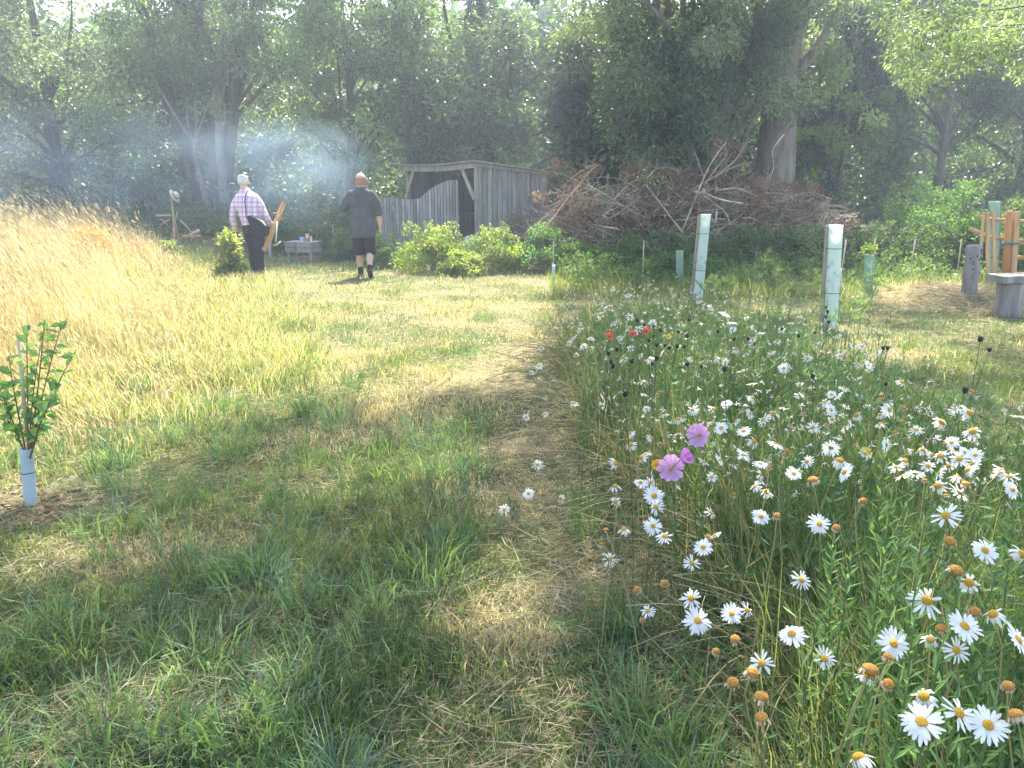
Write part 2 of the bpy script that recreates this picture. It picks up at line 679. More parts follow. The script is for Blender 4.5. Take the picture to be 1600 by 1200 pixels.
# longer lush tufts in the foreground
g = Geo()
nt = 1900
tx, ty = wedge(nt, 1.25, 9, margin=1.6)
w = fbm(tx, ty, .8, 55)
kk = (w > .50) & ~in_bed(tx, ty) & (np.abs(tx - .05) > .25) & (tx > bx(ty))
kk |= (np.hypot((tx + 1.0) / .9, (ty - 3.3) / 1.4) < 1) & (RNG.random(nt) < .7)
tx, ty = tx[kk], ty[kk]
for cx, cy in zip(tx, ty):
    m = rnd.randint(22, 60)
    rr = .05 + .10 * rnd.random()
    a = RNG.random(m) * 2 * PI
    r = rr * np.sqrt(RNG.random(m))
    px_, py_ = cx + r * np.cos(a), cy + r * np.sin(a)
    hh = (.10 + .14 * rnd.random())
    c0 = GREENS[rnd.randrange(5)] * (0.9 + .6 * rnd.random()) * np.array([1, 1.05, 1 + .8 * rnd.random()])
    wind = RNG.normal(0, .6, m) + a
    blades(g, np.stack([px_, py_, gh(px_, py_) - .005], 1), hh * (.5 + .7 * RNG.random(m)), .0035 + .003 * RNG.random(m), wind,
           .3 + .6 * RNG.random(m), np.clip(c0 * (.7 + .6 * RNG.random((m, 1))), .01, 1))
tag(g.build('grass_tufts', M['grass'], smooth=False), 'longer lush green grass tufts standing in the mown sward', 'grass', kind='stuff')

# cut straw lying on the ground
g = Geo()
x, y = wedge(150000, 1.15, 15, margin=2.4)
k = ~(x < bx(y) - .3) & ~in_bed(x, y)
wr = np.exp(-((x - (.02 + .25 * np.sin(y * .55))) / .5) ** 2)
leftstrip = np.exp(-((y - np.interp(x, [-4, -2.4, -1.5], [4.3, 4.9, 5.6])) / .45) ** 2) * (x < -1.2)
k &= RNG.random(len(x)) < (.20 + .8 * sstep(.50, .66, fbm(x, y, .6, 42)) + .4 * wr) * (1 - .5 * sstep(6, 8, y)) + .9 * leftstrip
x, y = x[k], y[k]
n = len(x)
a = RNG.random(n) * 2 * PI
L_ = .05 + .14 * RNG.random(n) ** 2
D = np.stack([np.cos(a), np.sin(a), RNG.normal(.08, .12, n)], 1)
c = pal(DRY, n) * 1.05
gr = RNG.random(n) < .22
c[gr] = pal(np.array([[.22, .26, .13], [.28, .32, .17]]), gr.sum())
leaves(g, np.stack([x, y, gh(x, y) + .008 + .03 * RNG.random(n)], 1), D, L_, .0028 + .001 * y * .3, np.clip(c, 0, 1), fold=.3)
tag(g.build('cut_straw', M['straw'], smooth=False), 'pale cut straw and clippings lying over the sward', 'straw', kind='stuff')


# long golden grass on the left
def long_grass():
    g = Geo()
    n = 130000
    y = 3.4 * (24 / 3.4) ** RNG.random(n)
    far = (.72 * y + 1.0)
    x = bx(y) + .9 - (far + bx(y) + .9).clip(.2) * RNG.random(n)
    d = bx(y) - x
    k = (RNG.random(n) < sstep(-1.0, .8, d) * .9 + .1) & ~((np.hypot(x + 2.35, y - 3.6) < .5))
    x, y, d = x[k], y[k], d[k]
    n = len(x)
    tall = .14 + .58 * sstep(-.2, 1.3, d) * (1 - .45 * sstep(5.6, 4.3, y) * (1 - sstep(1.0, 2.2, d)))
    H = tall * (.42 + .62 * RNG.random(n)) * (.72 + .3 * fbm(x, y, 1.5, 8) + .35 * noise2(x, y, .28, 88))
    gold = sstep(.35, .6, fbm(x, y, 1.2, 61) + .12)
    low = RNG.random(n) < .42
    H = np.where(low, H * .55, H)
    isg = RNG.random(n) < gold * (.25 + .65 * sstep(-.3, 1.2, d))
    gc = np.array([[.52, .42, .19], [.60, .50, .27], [.43, .36, .16], [.66, .58, .38], [.56, .40, .23], [.52, .48, .20]])
    col = np.where((isg & ~low)[:, None] | (RNG.random((n, 1)) < .22), pal(gc, n), pal(GREENS * np.array([1.7, 1.45, 1.2]), n))
    red = sstep(.55, .7, fbm(x, y, 1.0, 71))[:, None]
    col = col * (1 + red * np.array([[.12, -.12, -.05]]))
    az = np.full(n, PI * .93) + RNG.normal(0, .75, n) + 1.6 * (noise2(x, y, .5, 99) - .5)
    P = np.stack([x, y, gh(x, y) - .01], 1)
    tip = blades(g, P, H, .003 + .00045 * y, az, .15 + .35 * RNG.random(n), np.clip(col, 0, 1))
    # scattered extra tall olive stems standing above the rest
    ex = RNG.random(n) < .03 * sstep(.5, 1.5, d)
    m = int(ex.sum())
    t2 = blades(g, P[ex], .80 + .35 * RNG.random(m), .0035 + .0003 * y[ex], PI * .93 + RNG.normal(0, .45, m), .15 + .3 * RNG.random(m), pal(np.array([[.30, .28, .14], [.24, .24, .12], [.40, .34, .2]]), m))
    D2 = np.stack([-.6 + 0 * t2[:, 0], .1 + 0 * t2[:, 0], .8 + 0 * t2[:, 0]], 1) + RNG.normal(0, .2, (m, 3))
    for fo in (.4, -.4):
        leaves(g, t2 - norm(D2) * .05, D2, .09 + .05 * RNG.random(m), .010 + .0006 * y[ex], np.clip(pal(np.array([[.42, .36, .22], [.34, .30, .17], [.6, .52, .36]]), m), 0, 1), fold=fo)
    # seed heads
    hd = (~low) & (RNG.random(n) < .38)
    t = tip[hd]
    m = len(t)
    a = az[hd]
    D = np.stack([np.cos(a) * .7, np.sin(a) * .7, np.ones(m) * .8], 1) + RNG.normal(0, .15, (m, 3))
    c = pal(np.array([[.70, .60, .40], [.60, .46, .28], [.76, .68, .50], [.56, .40, .28], [.66, .62, .42]]), m)
    Ls = .035 + .05 * RNG.random(m)
    leaves(g, t - norm(D) * Ls[:, None] * .4, D, Ls, .004 + .0005 * y[hd], np.clip(c, 0, 1), fold=.4)
    leaves(g, t - norm(D) * Ls[:, None] * .4, D, Ls, .004 + .0005 * y[hd], np.clip(c, 0, 1), fold=-.4)
    tag(g.build('long_grass', M['straw'], smooth=False), 'tall golden seeding grass leaning left on the left of the clearing', 'grass', kind='stuff')


long_grass()

# knee-high rough grass between long grass and lawn, and under the wood edge
g = Geo()
n = 42000
y = 4.6 * (17 / 4.6) ** RNG.random(n)
x = bx(y) + 1.3 - 2.2 * RNG.random(n) + RNG.normal(0, .3, n)
k = RNG.random(n) < sstep(.35, .6, fbm(x, y, .7, 14))
x2, y2 = wedge(60000, 10.5, 21, margin=3)
k2 = (x2 > -20) & ~((x2 > bx(y2)) & (x2 < .6) & (y2 < 14.2))
x = np.concatenate([x[k], x2[k2]])
y = np.concatenate([y[k], y2[k2]])
n = len(x)
isdry = RNG.random(n) < np.where((y > 13.5) | (x > .6), .12, .50)
col = np.where(isdry[:, None], pal(DRY * 1.1, n), pal(GREENS * np.array([1.45, 1.25, 1]), n))
H = np.where((x < bx(y) + 1.2), .09 + .18 * RNG.random(n), .06 + .20 * RNG.random(n) * (x > .5) + .07 * RNG.random(n))
blades(g, np.stack([x, y, gh(x, y) - .005], 1), H, .0035 + .0004 * y, RNG.random(n) * 2 * PI, .2 + .5 * RNG.random(n), np.clip(col, 0, 1))
tag(g.build('rough_grass', M['grass'], smooth=False), 'rough green grass along the edge of the clearing', 'grass', kind='stuff')

# ------------------------------------------------------------ foliage helpers
def clump_leaves(g, centres, radii, per, size, palette, droop=.3, flat=.75, jitter=.3, aspect=.5):
    centres = np.asarray(centres, float)
    K = len(centres)
    radii = np.broadcast_to(radii, (K,))
    n = K * per
    idx = np.repeat(np.arange(K), per)
    q = norm(RNG.normal(0, 1, (n, 3))) * (RNG.random((n, 1)) ** .45)
    q[:, 2] *= flat
    P = centres[idx] + q * radii[idx][:, None]
    D = q * .6 + RNG.normal(0, .6, (n, 3))
    D[:, 2] -= droop
    cc = palette[RNG.integers(0, len(palette), K)] * (1 + jitter * (RNG.random((K, 1)) - .5) * 2)
    col = cc[idx] * (.75 + .5 * RNG.random((n, 1)))
    Ls = size * (.6 + .8 * RNG.random(n))
    leaves(g, P, D, Ls, Ls * aspect, np.clip(col, .005, 1))


def limb(g, a, b, r0, r1, bend=.15, seg=7, sides=6, noise=.15, upw=0.0):
    a, b = np.asarray(a, float), np.asarray(b, float)
    t = np.linspace(0, 1, seg)[:, None]
    L_ = np.linalg.norm(b - a)
    off = np.array([rnd.uniform(-1, 1), rnd.uniform(-1, 1), rnd.uniform(-.4, .6) + upw]) * bend * L_
    off2 = np.array([rnd.uniform(-1, 1), rnd.uniform(-1, 1), rnd.uniform(-.5, .5)]) * bend * L_ * .35
    pts = a + (b - a) * t + off * np.sin(PI * t) + off2 * np.sin(2 * PI * t)
    tube(g, pts, np.linspace(r0, r1, seg), sides, noise=noise)
    return pts


G1 = np.array([[.09, .145, .05], [.115, .175, .06], [.07, .12, .045], [.13, .19, .085], [.10, .15, .07]])     # mid green
G2 = np.array([[.14, .19, .10], [.17, .22, .12], [.12, .17, .09], [.19, .24, .14]])                              # pale willow
G3 = np.array([[.035, .07, .028], [.045, .085, .03], [.03, .058, .026], [.055, .095, .04]])                      # dark
G4 = np.array([[.12, .19, .045], [.15, .22, .05], [.10, .165, .04], [.18, .25, .06]])                            # yellow green


def tree(x, y, height, spread, tr, label, palette=G1, crown_base=1.0, clumps=90, per=260, size=.11, fill=None, lean=(0, 0),
         bark='bark', name='broadleaf_tree', stems=None, depthf=.8, group=None, vis_frac=1.0, cr=(.45, .95), trunk_top=.85, limbs=22, aspect=.5, droop=.3, crown_c=None, clear=None):
    base = gp(x, y)
    t = thing(name, base, label, 'tree', group)
    gt, gl = Geo(), Geo()
    stems = stems or [(0, 0, lean[0], lean[1], 1.0)]
    stem_pts = []
    for (sx, sy, lx, ly, sc) in stems:
        seg = 9
        tt = np.linspace(0, 1, seg)[:, None]
        top = np.array([sx + lx, sy + ly, height * trunk_top * sc])
        wob = np.array([rnd.uniform(-.3, .3), rnd.uniform(-.3, .3), 0])
        pts = np.array([sx, sy, -.1]) + (top - np.array([sx, sy, -.1])) * tt + wob * np.sin(PI * tt) + wob[::-1] * np.array([.5, .5, 0]) * np.sin(2.4 * PI * tt)
        rr = tr * sc * (1 - .72 * tt[:, 0]) * (1 + .45 * np.exp(-tt[:, 0] * 18))
        tube(gt, pts, rr, 10, noise=.14)
        stem_pts.append(pts)
    # crown clumps
    cen = []
    cx, cy = crown_c or (lean[0] * .6, lean[1] * .6)
    while len(cen) < clumps:
        q = norm(np.array([rnd.gauss(0, 1) for _ in range(3)])) * rnd.random() ** .38
        zc = (height + crown_base) / 2
        p = np.array([cx + q[0] * spread, cy + q[1] * spread * depthf, zc + q[2] * (height - crown_base) / 2])
        if noise2(p[0] + x * 3, p[2] * 1.3 + p[1], 1.1, int(abs(x * 7 + y)) % 50) < .40:
            continue
        cen.append(p)
    if clear:
        cen = [p for p in cen if not (clear[0] < p[0] < clear[1] and p[2] < clear[2])]
    for f_ in (fill or []):
        (x0, x1, y0, y1, z0, z1, nf) = f_
        for _ in range(nf):
            cen.append(np.array([rnd.uniform(x0, x1), rnd.uniform(y0, y1), rnd.uniform(z0, z1)]))
    cen = np.array(cen)
    radii = np.array([rnd.uniform(*cr) for _ in range(len(cen))]) * (spread / 3.5) ** .5
    for i in range(limbs):
        c = cen[rnd.randrange(len(cen))]
        sp = min(stem_pts, key=lambda q: abs(q[-1][0] - c[0]) + rnd.random())
        # leave the stem below the clump
        tz = max(.12, min(.92, (c[2] * rnd.uniform(.45, .8)) / (height * trunk_top)))
        k = tz * (len(sp) - 1)
        k0 = int(k)
        a = sp[k0] + (sp[min(k0 + 1, len(sp) - 1)] - sp[k0]) * (k - k0)
        r0 = tr * (1 - .75 * tz) * rnd.uniform(.35, .6)
        pts = limb(gt, a, c, max(r0, .025), .012, .12, 8, 6, upw=.3)
        for _ in range(3):
            j = rnd.randrange(3, 7)
            d = norm(RNG.normal(0, 1, 3) + np.array([0, 0, .3])) * rnd.uniform(.5, 1.2)
            limb(gt, pts[j], pts[j] + d, .016, .006, .12, 5, 4)
    clump_leaves(gl, cen, radii, int(per * 1.25), size * 1.12, palette * 1.15, droop=droop, aspect=aspect, jitter=.5)
    gt.build('trunk', M[bark], t)
    gl.build('crown', M['leaf'], t, smooth=False)
    return t


# ------------------------------------------------------------ woodland
tree(-17.5, 23, 9.5, 3.6, .22, 'pale grey-green tree filling the far left edge of the wood', G2, .9, 95, 230, .15)
tree(-12.8, 21.5, 8.6, 3.2, .20, 'pale feathery tree left of the many-stemmed tree, behind the golden grass', G2 * .9, .6, 95, 300, .10)
tree(-9.9, 26, 10.5, 3.2, .22, 'tall thin-crowned tree showing sky near the top left', G1, 2.5, 70, 200, .14)
tree(-8.6, 22.0, 10.5, 3.5, .19, 'tree with several dark forking stems behind the man in the plaid shirt', G1 * 1.1, 3.2, 56, 190, .13, name='forked_tree',
     stems=[(-.2, 0, -1.8, .3, 1), (.1, .2, -.3, 0, 1.05), (.3, 0, .9, .2, 1), (.15, .3, 2.0, .4, .9)], limbs=34)
tree(-4.6, 21.5, 8.8, 2.6, .16, 'light green drooping tree behind the bald man', G2 * np.array([.95, 1.05, .7]), 1.6, 85, 280, .13, droop=.45, aspect=.42)
tree(-2.4, 22.9, 11, 2.9, .25, 'tree with bare dark twin trunks rising above the shed', G1, 5.6, 36, 200, .12, stems=[(-.3, 0, -.3, 0, 1), (.6, .2, 1.3, 0, 1)], limbs=30)
tree(-.4, 21.8, 6.6, 2.9, .16, 'dark rounded tree directly behind the shed roof', G1 * .75, 1.0, 95, 230, .14)
tree(2.2, 24.5, 9.6, 2.4, .2, 'dark slender tree right of the shed with a thin pale trunk', G3, 1.4, 80, 200, .14)
tree(5.85, 20.3, 10.2, 3.7, .60, 'big old tree with pale furrowed trunk above the brush pile', G2 * .95, 1.9, 135, 330, .12, name='willow_tree', bark='bark_pale',
     stems=[(1.05, 0, .25, 0, 1), (.35, .25, -.35, .2, .50), (-.35, .2, -1.1, .3, .38)], crown_c=(-1.0, -.3), fill=[(-3.2, .9, -1.9, -.8, 4.2, 9.5, 70), (-3.6, -1.3, -1.6, -.4, 2.2, 5, 26)], clear=(-.2, 2.4, 3.5), limbs=40, aspect=.34, droop=.45, trunk_top=.9)
tree(9.6, 24.5, 10.5, 3.0, .2, 'dark tree with sunlit yellow-green leaf sprays right of the old trunk', G3 * 1.1, .8, 100, 210, .14)
tree(11.9, 21.8, 9.0, 2.6, .15, 'shady tree with slim brown trunk near the right side', G3 * 1.3, 1.6, 110, 260, .11, depthf=.5, crown_c=(0, 1.2), limbs=12)
tree(15.5, 23.5, 10, 3.3, .2, 'dense green tree at the far right edge of the wood', G1, .8, 110, 270, .12)
tree(9.2, 22.0, 7.6, 1.9, .08, 'slender yellow-green tree in the gap right of the big trunk', G4 * 1.15, .5, 70, 110, .12, name='young_tree', cr=(.3, .6))
tree(-15.6, 19.2, 4.2, 2.4, .1, 'low dark bushy tree in the blue smoke at the left', G3 * 1.3, .3, 70, 250, .10, name='young_tree')

# pale leaning trunk and upright trunk behind the plaid-shirted man
for (p0, p1, r, lab) in [((338, 352), (303, 225), .085, 'bare pale trunk leaning left behind the golden grass'),
                         ((353, 350), (343, 190), .15, 'upright grey trunk right of the leaning pale one')]:
    a, b = aty(*p0, 21.5), aty(*p1, 21.5)
    a[2] = gh(a[0], a[1]) - .1
    t = thing('bare_trunk', a, lab, 'tree')
    gt = Geo()
    pts = limb(gt, (0, 0, 0), b - a, r, r * .75, .03, 9, 10)
    d = norm(b - a)
    for q in range(5):
        limb(gt, pts[-1], pts[-1] + d * rnd.uniform(1.2, 2.6) + np.array([rnd.uniform(-.9, .9), rnd.uniform(-.5, .5), .3]), r * .5, .015, .1, 7, 6)
    gt.build('trunk', M['bark_pale'], t)
    gl = Geo()
    clump_leaves(gl, pts[-1] + d * 1.8 + RNG.normal(0, .8, (26, 3)), .5, 200, .09, G1)
    gl.build('crown', M['leaf'], t, smooth=False)

# deep woodland mass behind the trees: foliage one cannot count
g = Geo()
K = 2600
x = RNG.uniform(-42, 42, K)
y = RNG.uniform(40, 50, K)
z = (7.6 + 3.2 * fbm(x, y, 7, 66)) * RNG.random(K)
clump_leaves(g, np.stack([x, y, z], 1), 2.2, 60, .62, G3 * 1.2, jitter=.3, aspect=.7)
K = 1500
x = RNG.uniform(-36, 36, K)
y = RNG.uniform(33, 39, K)
z = 4.8 * RNG.random(K)
clump_leaves(g, np.stack([x, y, z], 1), 1.6, 60, .45, G3 * 1.1, jitter=.3, aspect=.7)
K = 2300
x = RNG.uniform(-34, 34, K)
y = 24.5 + 16 * RNG.random(K) ** 1.3
top = 5.2 + 3.4 * fbm(x, y, 5, 3) + .10 * (y - 25)
z = top * RNG.random(K) ** .75
low = RNG.random(K) < .22
z[low] = RNG.random(low.sum()) * 2.0
y[low] = 21.5 + 4 * RNG.random(low.sum())
P = np.stack([x, y, z], 1)
nearm = y < 30
clump_leaves(g, P[nearm], RNG.uniform(.6, 1.3, nearm.sum()), 110, .17, np.concatenate([G3, G1]), jitter=.3)
clump_leaves(g, P[~nearm], RNG.uniform(.8, 1.8, (~nearm).sum()), 70, .30, G3 * 1.1, jitter=.3)
tag(g.build('woodland_foliage', M['leaf'], smooth=False), 'dense dark woodland foliage behind the nearer trees', 'woodland', kind='stuff')

# ivy, nettles and undergrowth at the wood's foot
g = Geo()
K = 420
x = RNG.uniform(-16, 17, K)
y = 18.2 + 3.2 * RNG.random(K) + .6 * np.abs(x) * .05
k = ~((x > -3.2) & (x < 1.2) & (y < 19.6))
x, y = x[k], y[k]
z = gh(x, y) + .15 + (.3 + 1.1 * fbm(x, y, 2, 4)) * RNG.random(len(x))
clump_leaves(g, np.stack([x, y, z], 1), RNG.uniform(.3, .6, len(x)), 150, .075, np.concatenate([G1, G3 * 1.4, G1 * .8]), jitter=.35)
K = 330
x = RNG.uniform(.9, 8.2, K)
y = RNG.uniform(11.6, 13.6, K)
k = (np.hypot(x - 6.1, y - 10.4) > 1.6)
x, y = x[k], y[k]
clump_leaves(g, np.stack([x, y, gh(x, y) + .05 + .32 * RNG.random(len(x)) * sstep(11.4, 13, y)], 1), RNG.uniform(.12, .24, len(x)), 90, .055, np.concatenate([G3 * 1.6, G1]), droop=-.3, jitter=.3)
tag(g.build('undergrowth', M['bush'], smooth=False), 'tangled green undergrowth along the foot of the wood', 'undergrowth', kind='stuff')


# ------------------------------------------------------------ overhanging tree on the right, shading the foreground
def overhanging_tree():
    base = gp(9.2, 9.5)
    t = thing('overhanging_tree', base, 'pale leafy tree whose low boughs hang into the top right corner', 'tree')
    gt, gl = Geo(), Geo()
    tube(gt, np.array([[0, 0, -.1], [-.1, .1, 1.5], [-.2, .3, 3.2], [-.5, .5, 5.0], [-1.0, .7, 7.0], [-1.6, .9, 9.3]]), [.42, .33, .29, .25, .2, .1], 12, noise=.12)
    # where the crown's shade falls on the ground
    cen = []
    tries = 0
    while len(cen) < 640 and tries < 60000:
        tries += 1
        X, Y = rnd.uniform(-3.8, 5.5), rnd.uniform(-3.0, 13.8)
        e = float(np.interp(X, [-3.8, -2.7, -2.3, -1.6, -.2, .35, .8, 2, 4.2, 5.5], [1.6, 2.6, 4.1, 5.0, 5.6, 7.2, 12.6, 13.8, 13.8, 7]))
        if Y > e - .25:
            continue
        dens = 1.0
        if X > .5:
            dens = .62 if Y < 7 else .85
        if X > 2.4 and Y < 9.8:
            dens = .45
        if X < -1.4 and Y < 3.2:
            dens = .75
        nz = float(noise2(X, Y, .75, 17))
        if (nz < .5 - .36 * dens or rnd.random() > dens) and not (e - Y < 1.0 and X < .4):
            continue
        h = rnd.uniform(6.4, 9.6)
        P = np.array([X, Y, 0]) + SUNV * (h / SUNV[2])
        cen.append(P)
    cen = np.array(cen)
    # boughs reaching down into the picture's top right corner
    low = []
    for i in range(44):
        p = atd(rnd.uniform(1410, 1680), rnd.uniform(-70, 125), rnd.uniform(10.5, 13))
        if rnd.random() < .35:
            p = atd(rnd.uniform(1395, 1520), rnd.uniform(20, 130), rnd.uniform(10.5, 12))
        low.append(p)
    low = np.array(low)
    hubs = [np.array([6.5, 9.2, 7.4]), np.array([3.8, 8.6, 8.0]), np.array([1.2, 8.0, 8.2]), np.array([-1.0, 8.0, 7.8]), np.array([3.0, 12.5, 8.0]), np.array([.8, 4.6, 7.6]), np.array([3.6, 5.2, 7.8]), np.array([2.8, 17.0, 9.0])]
    o = np.array([9.2, 9.5, base[2]])
    for hb, st in zip(hubs, [None, 0, 1, 2, 1, 2, 1, 4]):
        a = (np.array([-.6, .5, 5.3]) + o) if st is None else hubs[st]
        limb(gt, a - o, hb - o, .13 if st is None else .09, .05, .04, 8, 8)
    for c in cen[::4]:
        hb = min(hubs, key=lambda q: np.linalg.norm(q - c))
        limb(gt, hb - o, c - o, .03, .008, .05, 6, 4)
    h0 = atd(1720, 20, 12)
    limb(gt, np.array([-.3, .3, 3.6]), h0 - o, .11, .06, .04, 8, 8)
    for c in low[::4]:
        q_ = limb(gt, h0 - o, c - o, .022, .004, .12, 7, 5)
        clump_leaves(gl, q_[2:], .22, 60, .08, G2 * np.array([1, 1.05, .8]), droop=.5, aspect=.35)
    clump_leaves(gl, cen - o, RNG.uniform(.26, .52, len(cen)), 165, .085, G2 * .8, jitter=.2)
    clump_leaves(gl, low - o, RNG.uniform(.28, .5, len(low)), 190, .085, G2 * np.array([1, 1.05, .8]), jitter=.25, droop=.5, aspect=.35)
    gt.build('trunk', M['bark'], t)
    gl.build('crown', M['leaf'], t, smooth=False)


overhanging_tree()


# ------------------------------------------------------------ shrubs
def shrub(x, y, w, h, label, palette, n=26, per=210, size=.055, name='leafy_bush', group='bushes along the back of the clearing', d=None, cat='bush'):
    base = gp(x, y)
    t = thing(name, base, label, cat, group)
    gt, gl = Geo(), Geo()
    cen = []
    for _ in range(n):
        a = rnd.random() * 2 * PI
        r = math.sqrt(rnd.random())
        zz = h * (1 - .55 * r * r) * rnd.uniform(.15, 1)
        c = np.array([math.cos(a) * r * w / 2, math.sin(a) * r * (d or w) / 2, zz])
        cen.append(c)
        if rnd.random() < .5:
            limb(gt, (rnd.uniform(-.08, .08), rnd.uniform(-.08, .08), -.02), c, .012, .004, .1, 5, 4)
    cen = np.array(cen)
    clump_leaves(gl, cen, np.array([rnd.uniform(.13, .26) for _ in cen]) * max(.7, w / 1.3), per, size, palette, jitter=.3)
    # upright shoots breaking the outline
    sh = []
    for _ in range(int(12 * w)):
        a = rnd.random() * 2 * PI
        r = rnd.random() * w / 2 * .85
        b = np.array([math.cos(a) * r, math.sin(a) * r, h * rnd.uniform(.6, .85)])
        e = b + np.array([rnd.uniform(-.14, .14), rnd.uniform(-.1, .1), rnd.uniform(.18, .4) * min(1, h)])
        limb(gt, b, e, .006, .003, .05, 4, 4)
        for q in np.linspace(.2, 1, 7):
            sh.append(b + (e - b) * q)
    sh = np.array(sh)
    if len(sh):
        clump_leaves(gl, sh, .045, 7, size * .9, palette * 1.1, jitter=.1)
    gt.build('stems', M['branch'], t)
    gl.build('foliage', M['bush'], t, smooth=False)
    return t


YG = np.array([[.15, .22, .045], [.19, .26, .05], [.22, .27, .07], [.12, .19, .04], [.25, .27, .09]])
DG = np.array([[.06, .11, .035], [.08, .14, .045], [.05, .09, .035], [.10, .16, .06]])
bushes = [
    (602, 408, 14.9, .9, 0.63, 'low bush right behind the bald man\'s legs', DG * 1.3),
    (680, 420, 14.3, 1.35, 0.81, 'bright yellow-green bush in front of the wavy fence', YG),
    (770, 418, 14.3, 1.25, 0.77, 'yellow-green bush below the shed doorway', YG * .95),
    (725, 432, 13.6, .8, 0.39, 'low pale bush between the two bright bushes', YG * .9),
    (850, 420, 14.2, 1.2, 0.81, 'half-shaded green bush below the boarded shed wall', DG * 1.5),
    (915, 425, 14.3, 1.0, 0.52, 'green bush left of the dark bramble mass', DG * 1.2),
    (985, 432, 13.8, 1.25, 0.66, 'dark green bush behind the small capped guard', DG),
    (1060, 428, 13.8, 1.3, 0.70, 'dark bush behind the tilted tall guard', DG * .9),
    (1160, 418, 14.2, 1.7, 0.80, 'broad dark bush under the right half of the brush pile', DG * .85),
    (1250, 418, 13.9, 1.6, 0.80, 'dark bush left of the white tall guard', DG * .9),
    (1340, 418, 13.6, 1.6, 0.84, 'dark bush right of the white tall guard', DG * .8),
    (1420, 425, 13.6, 1.5, 0.88, 'shady bush behind the thin capped cane', DG * .9),
    (1480, 430, 14.0, 1.6, 1.67, 'tall elder bush with bright leaves behind the gnarled post', np.array([[.09, .17, .05], [.11, .20, .06], [.07, .13, .05]])),
    (1425, 395, 15.2, 1.6, 1.67, 'elder bush beside the right end of the brush pile', np.array([[.08, .15, .05], [.10, .18, .06], [.06, .12, .05]])),
    (1560, 425, 13.2, 1.5, 1.32, 'leafy bush behind the pale pole fence', DG * 1.1),
    (545, 395, 16.4, 1.1, 0.63, 'green bush between the planter and the bald man', DG * 1.2),
    (440, 380, 18.0, 1.5, 0.63, 'bush in thin smoke behind the wooden planter', DG * 1.2),
    (500, 378, 18.0, 1.4, 0.59, 'hazy bush directly above the wooden planter', DG * 1.25),
    (200, 372, 17.5, 1.6, 0.56, 'dim bush left of the hat stand', DG),
]
for (bpx, bpy_, dep, w_, h_, lab, pal_) in bushes:
    p = atd(bpx, bpy_, dep)
    shrub(p[0], p[1], w_, h_, lab, pal_, n=int(20 + 12 * w_ * h_), per=190)


def sapling(px, py, h, w, label, palette, n=16, name='young_sapling'):
    p = at(px, py)
    return shrub(p[0], p[1], w, h, label, palette, n=n, per=60, size=.085, name=name, group=None, cat='sapling')


sapling(361, 437, .76, .34, 'bright green sapling beside the plaid-shirted man\'s left leg', YG * .9, 26)
sapling(266, 408, .35, .4, 'small green sapling low in the golden grass', YG * .9, 9)


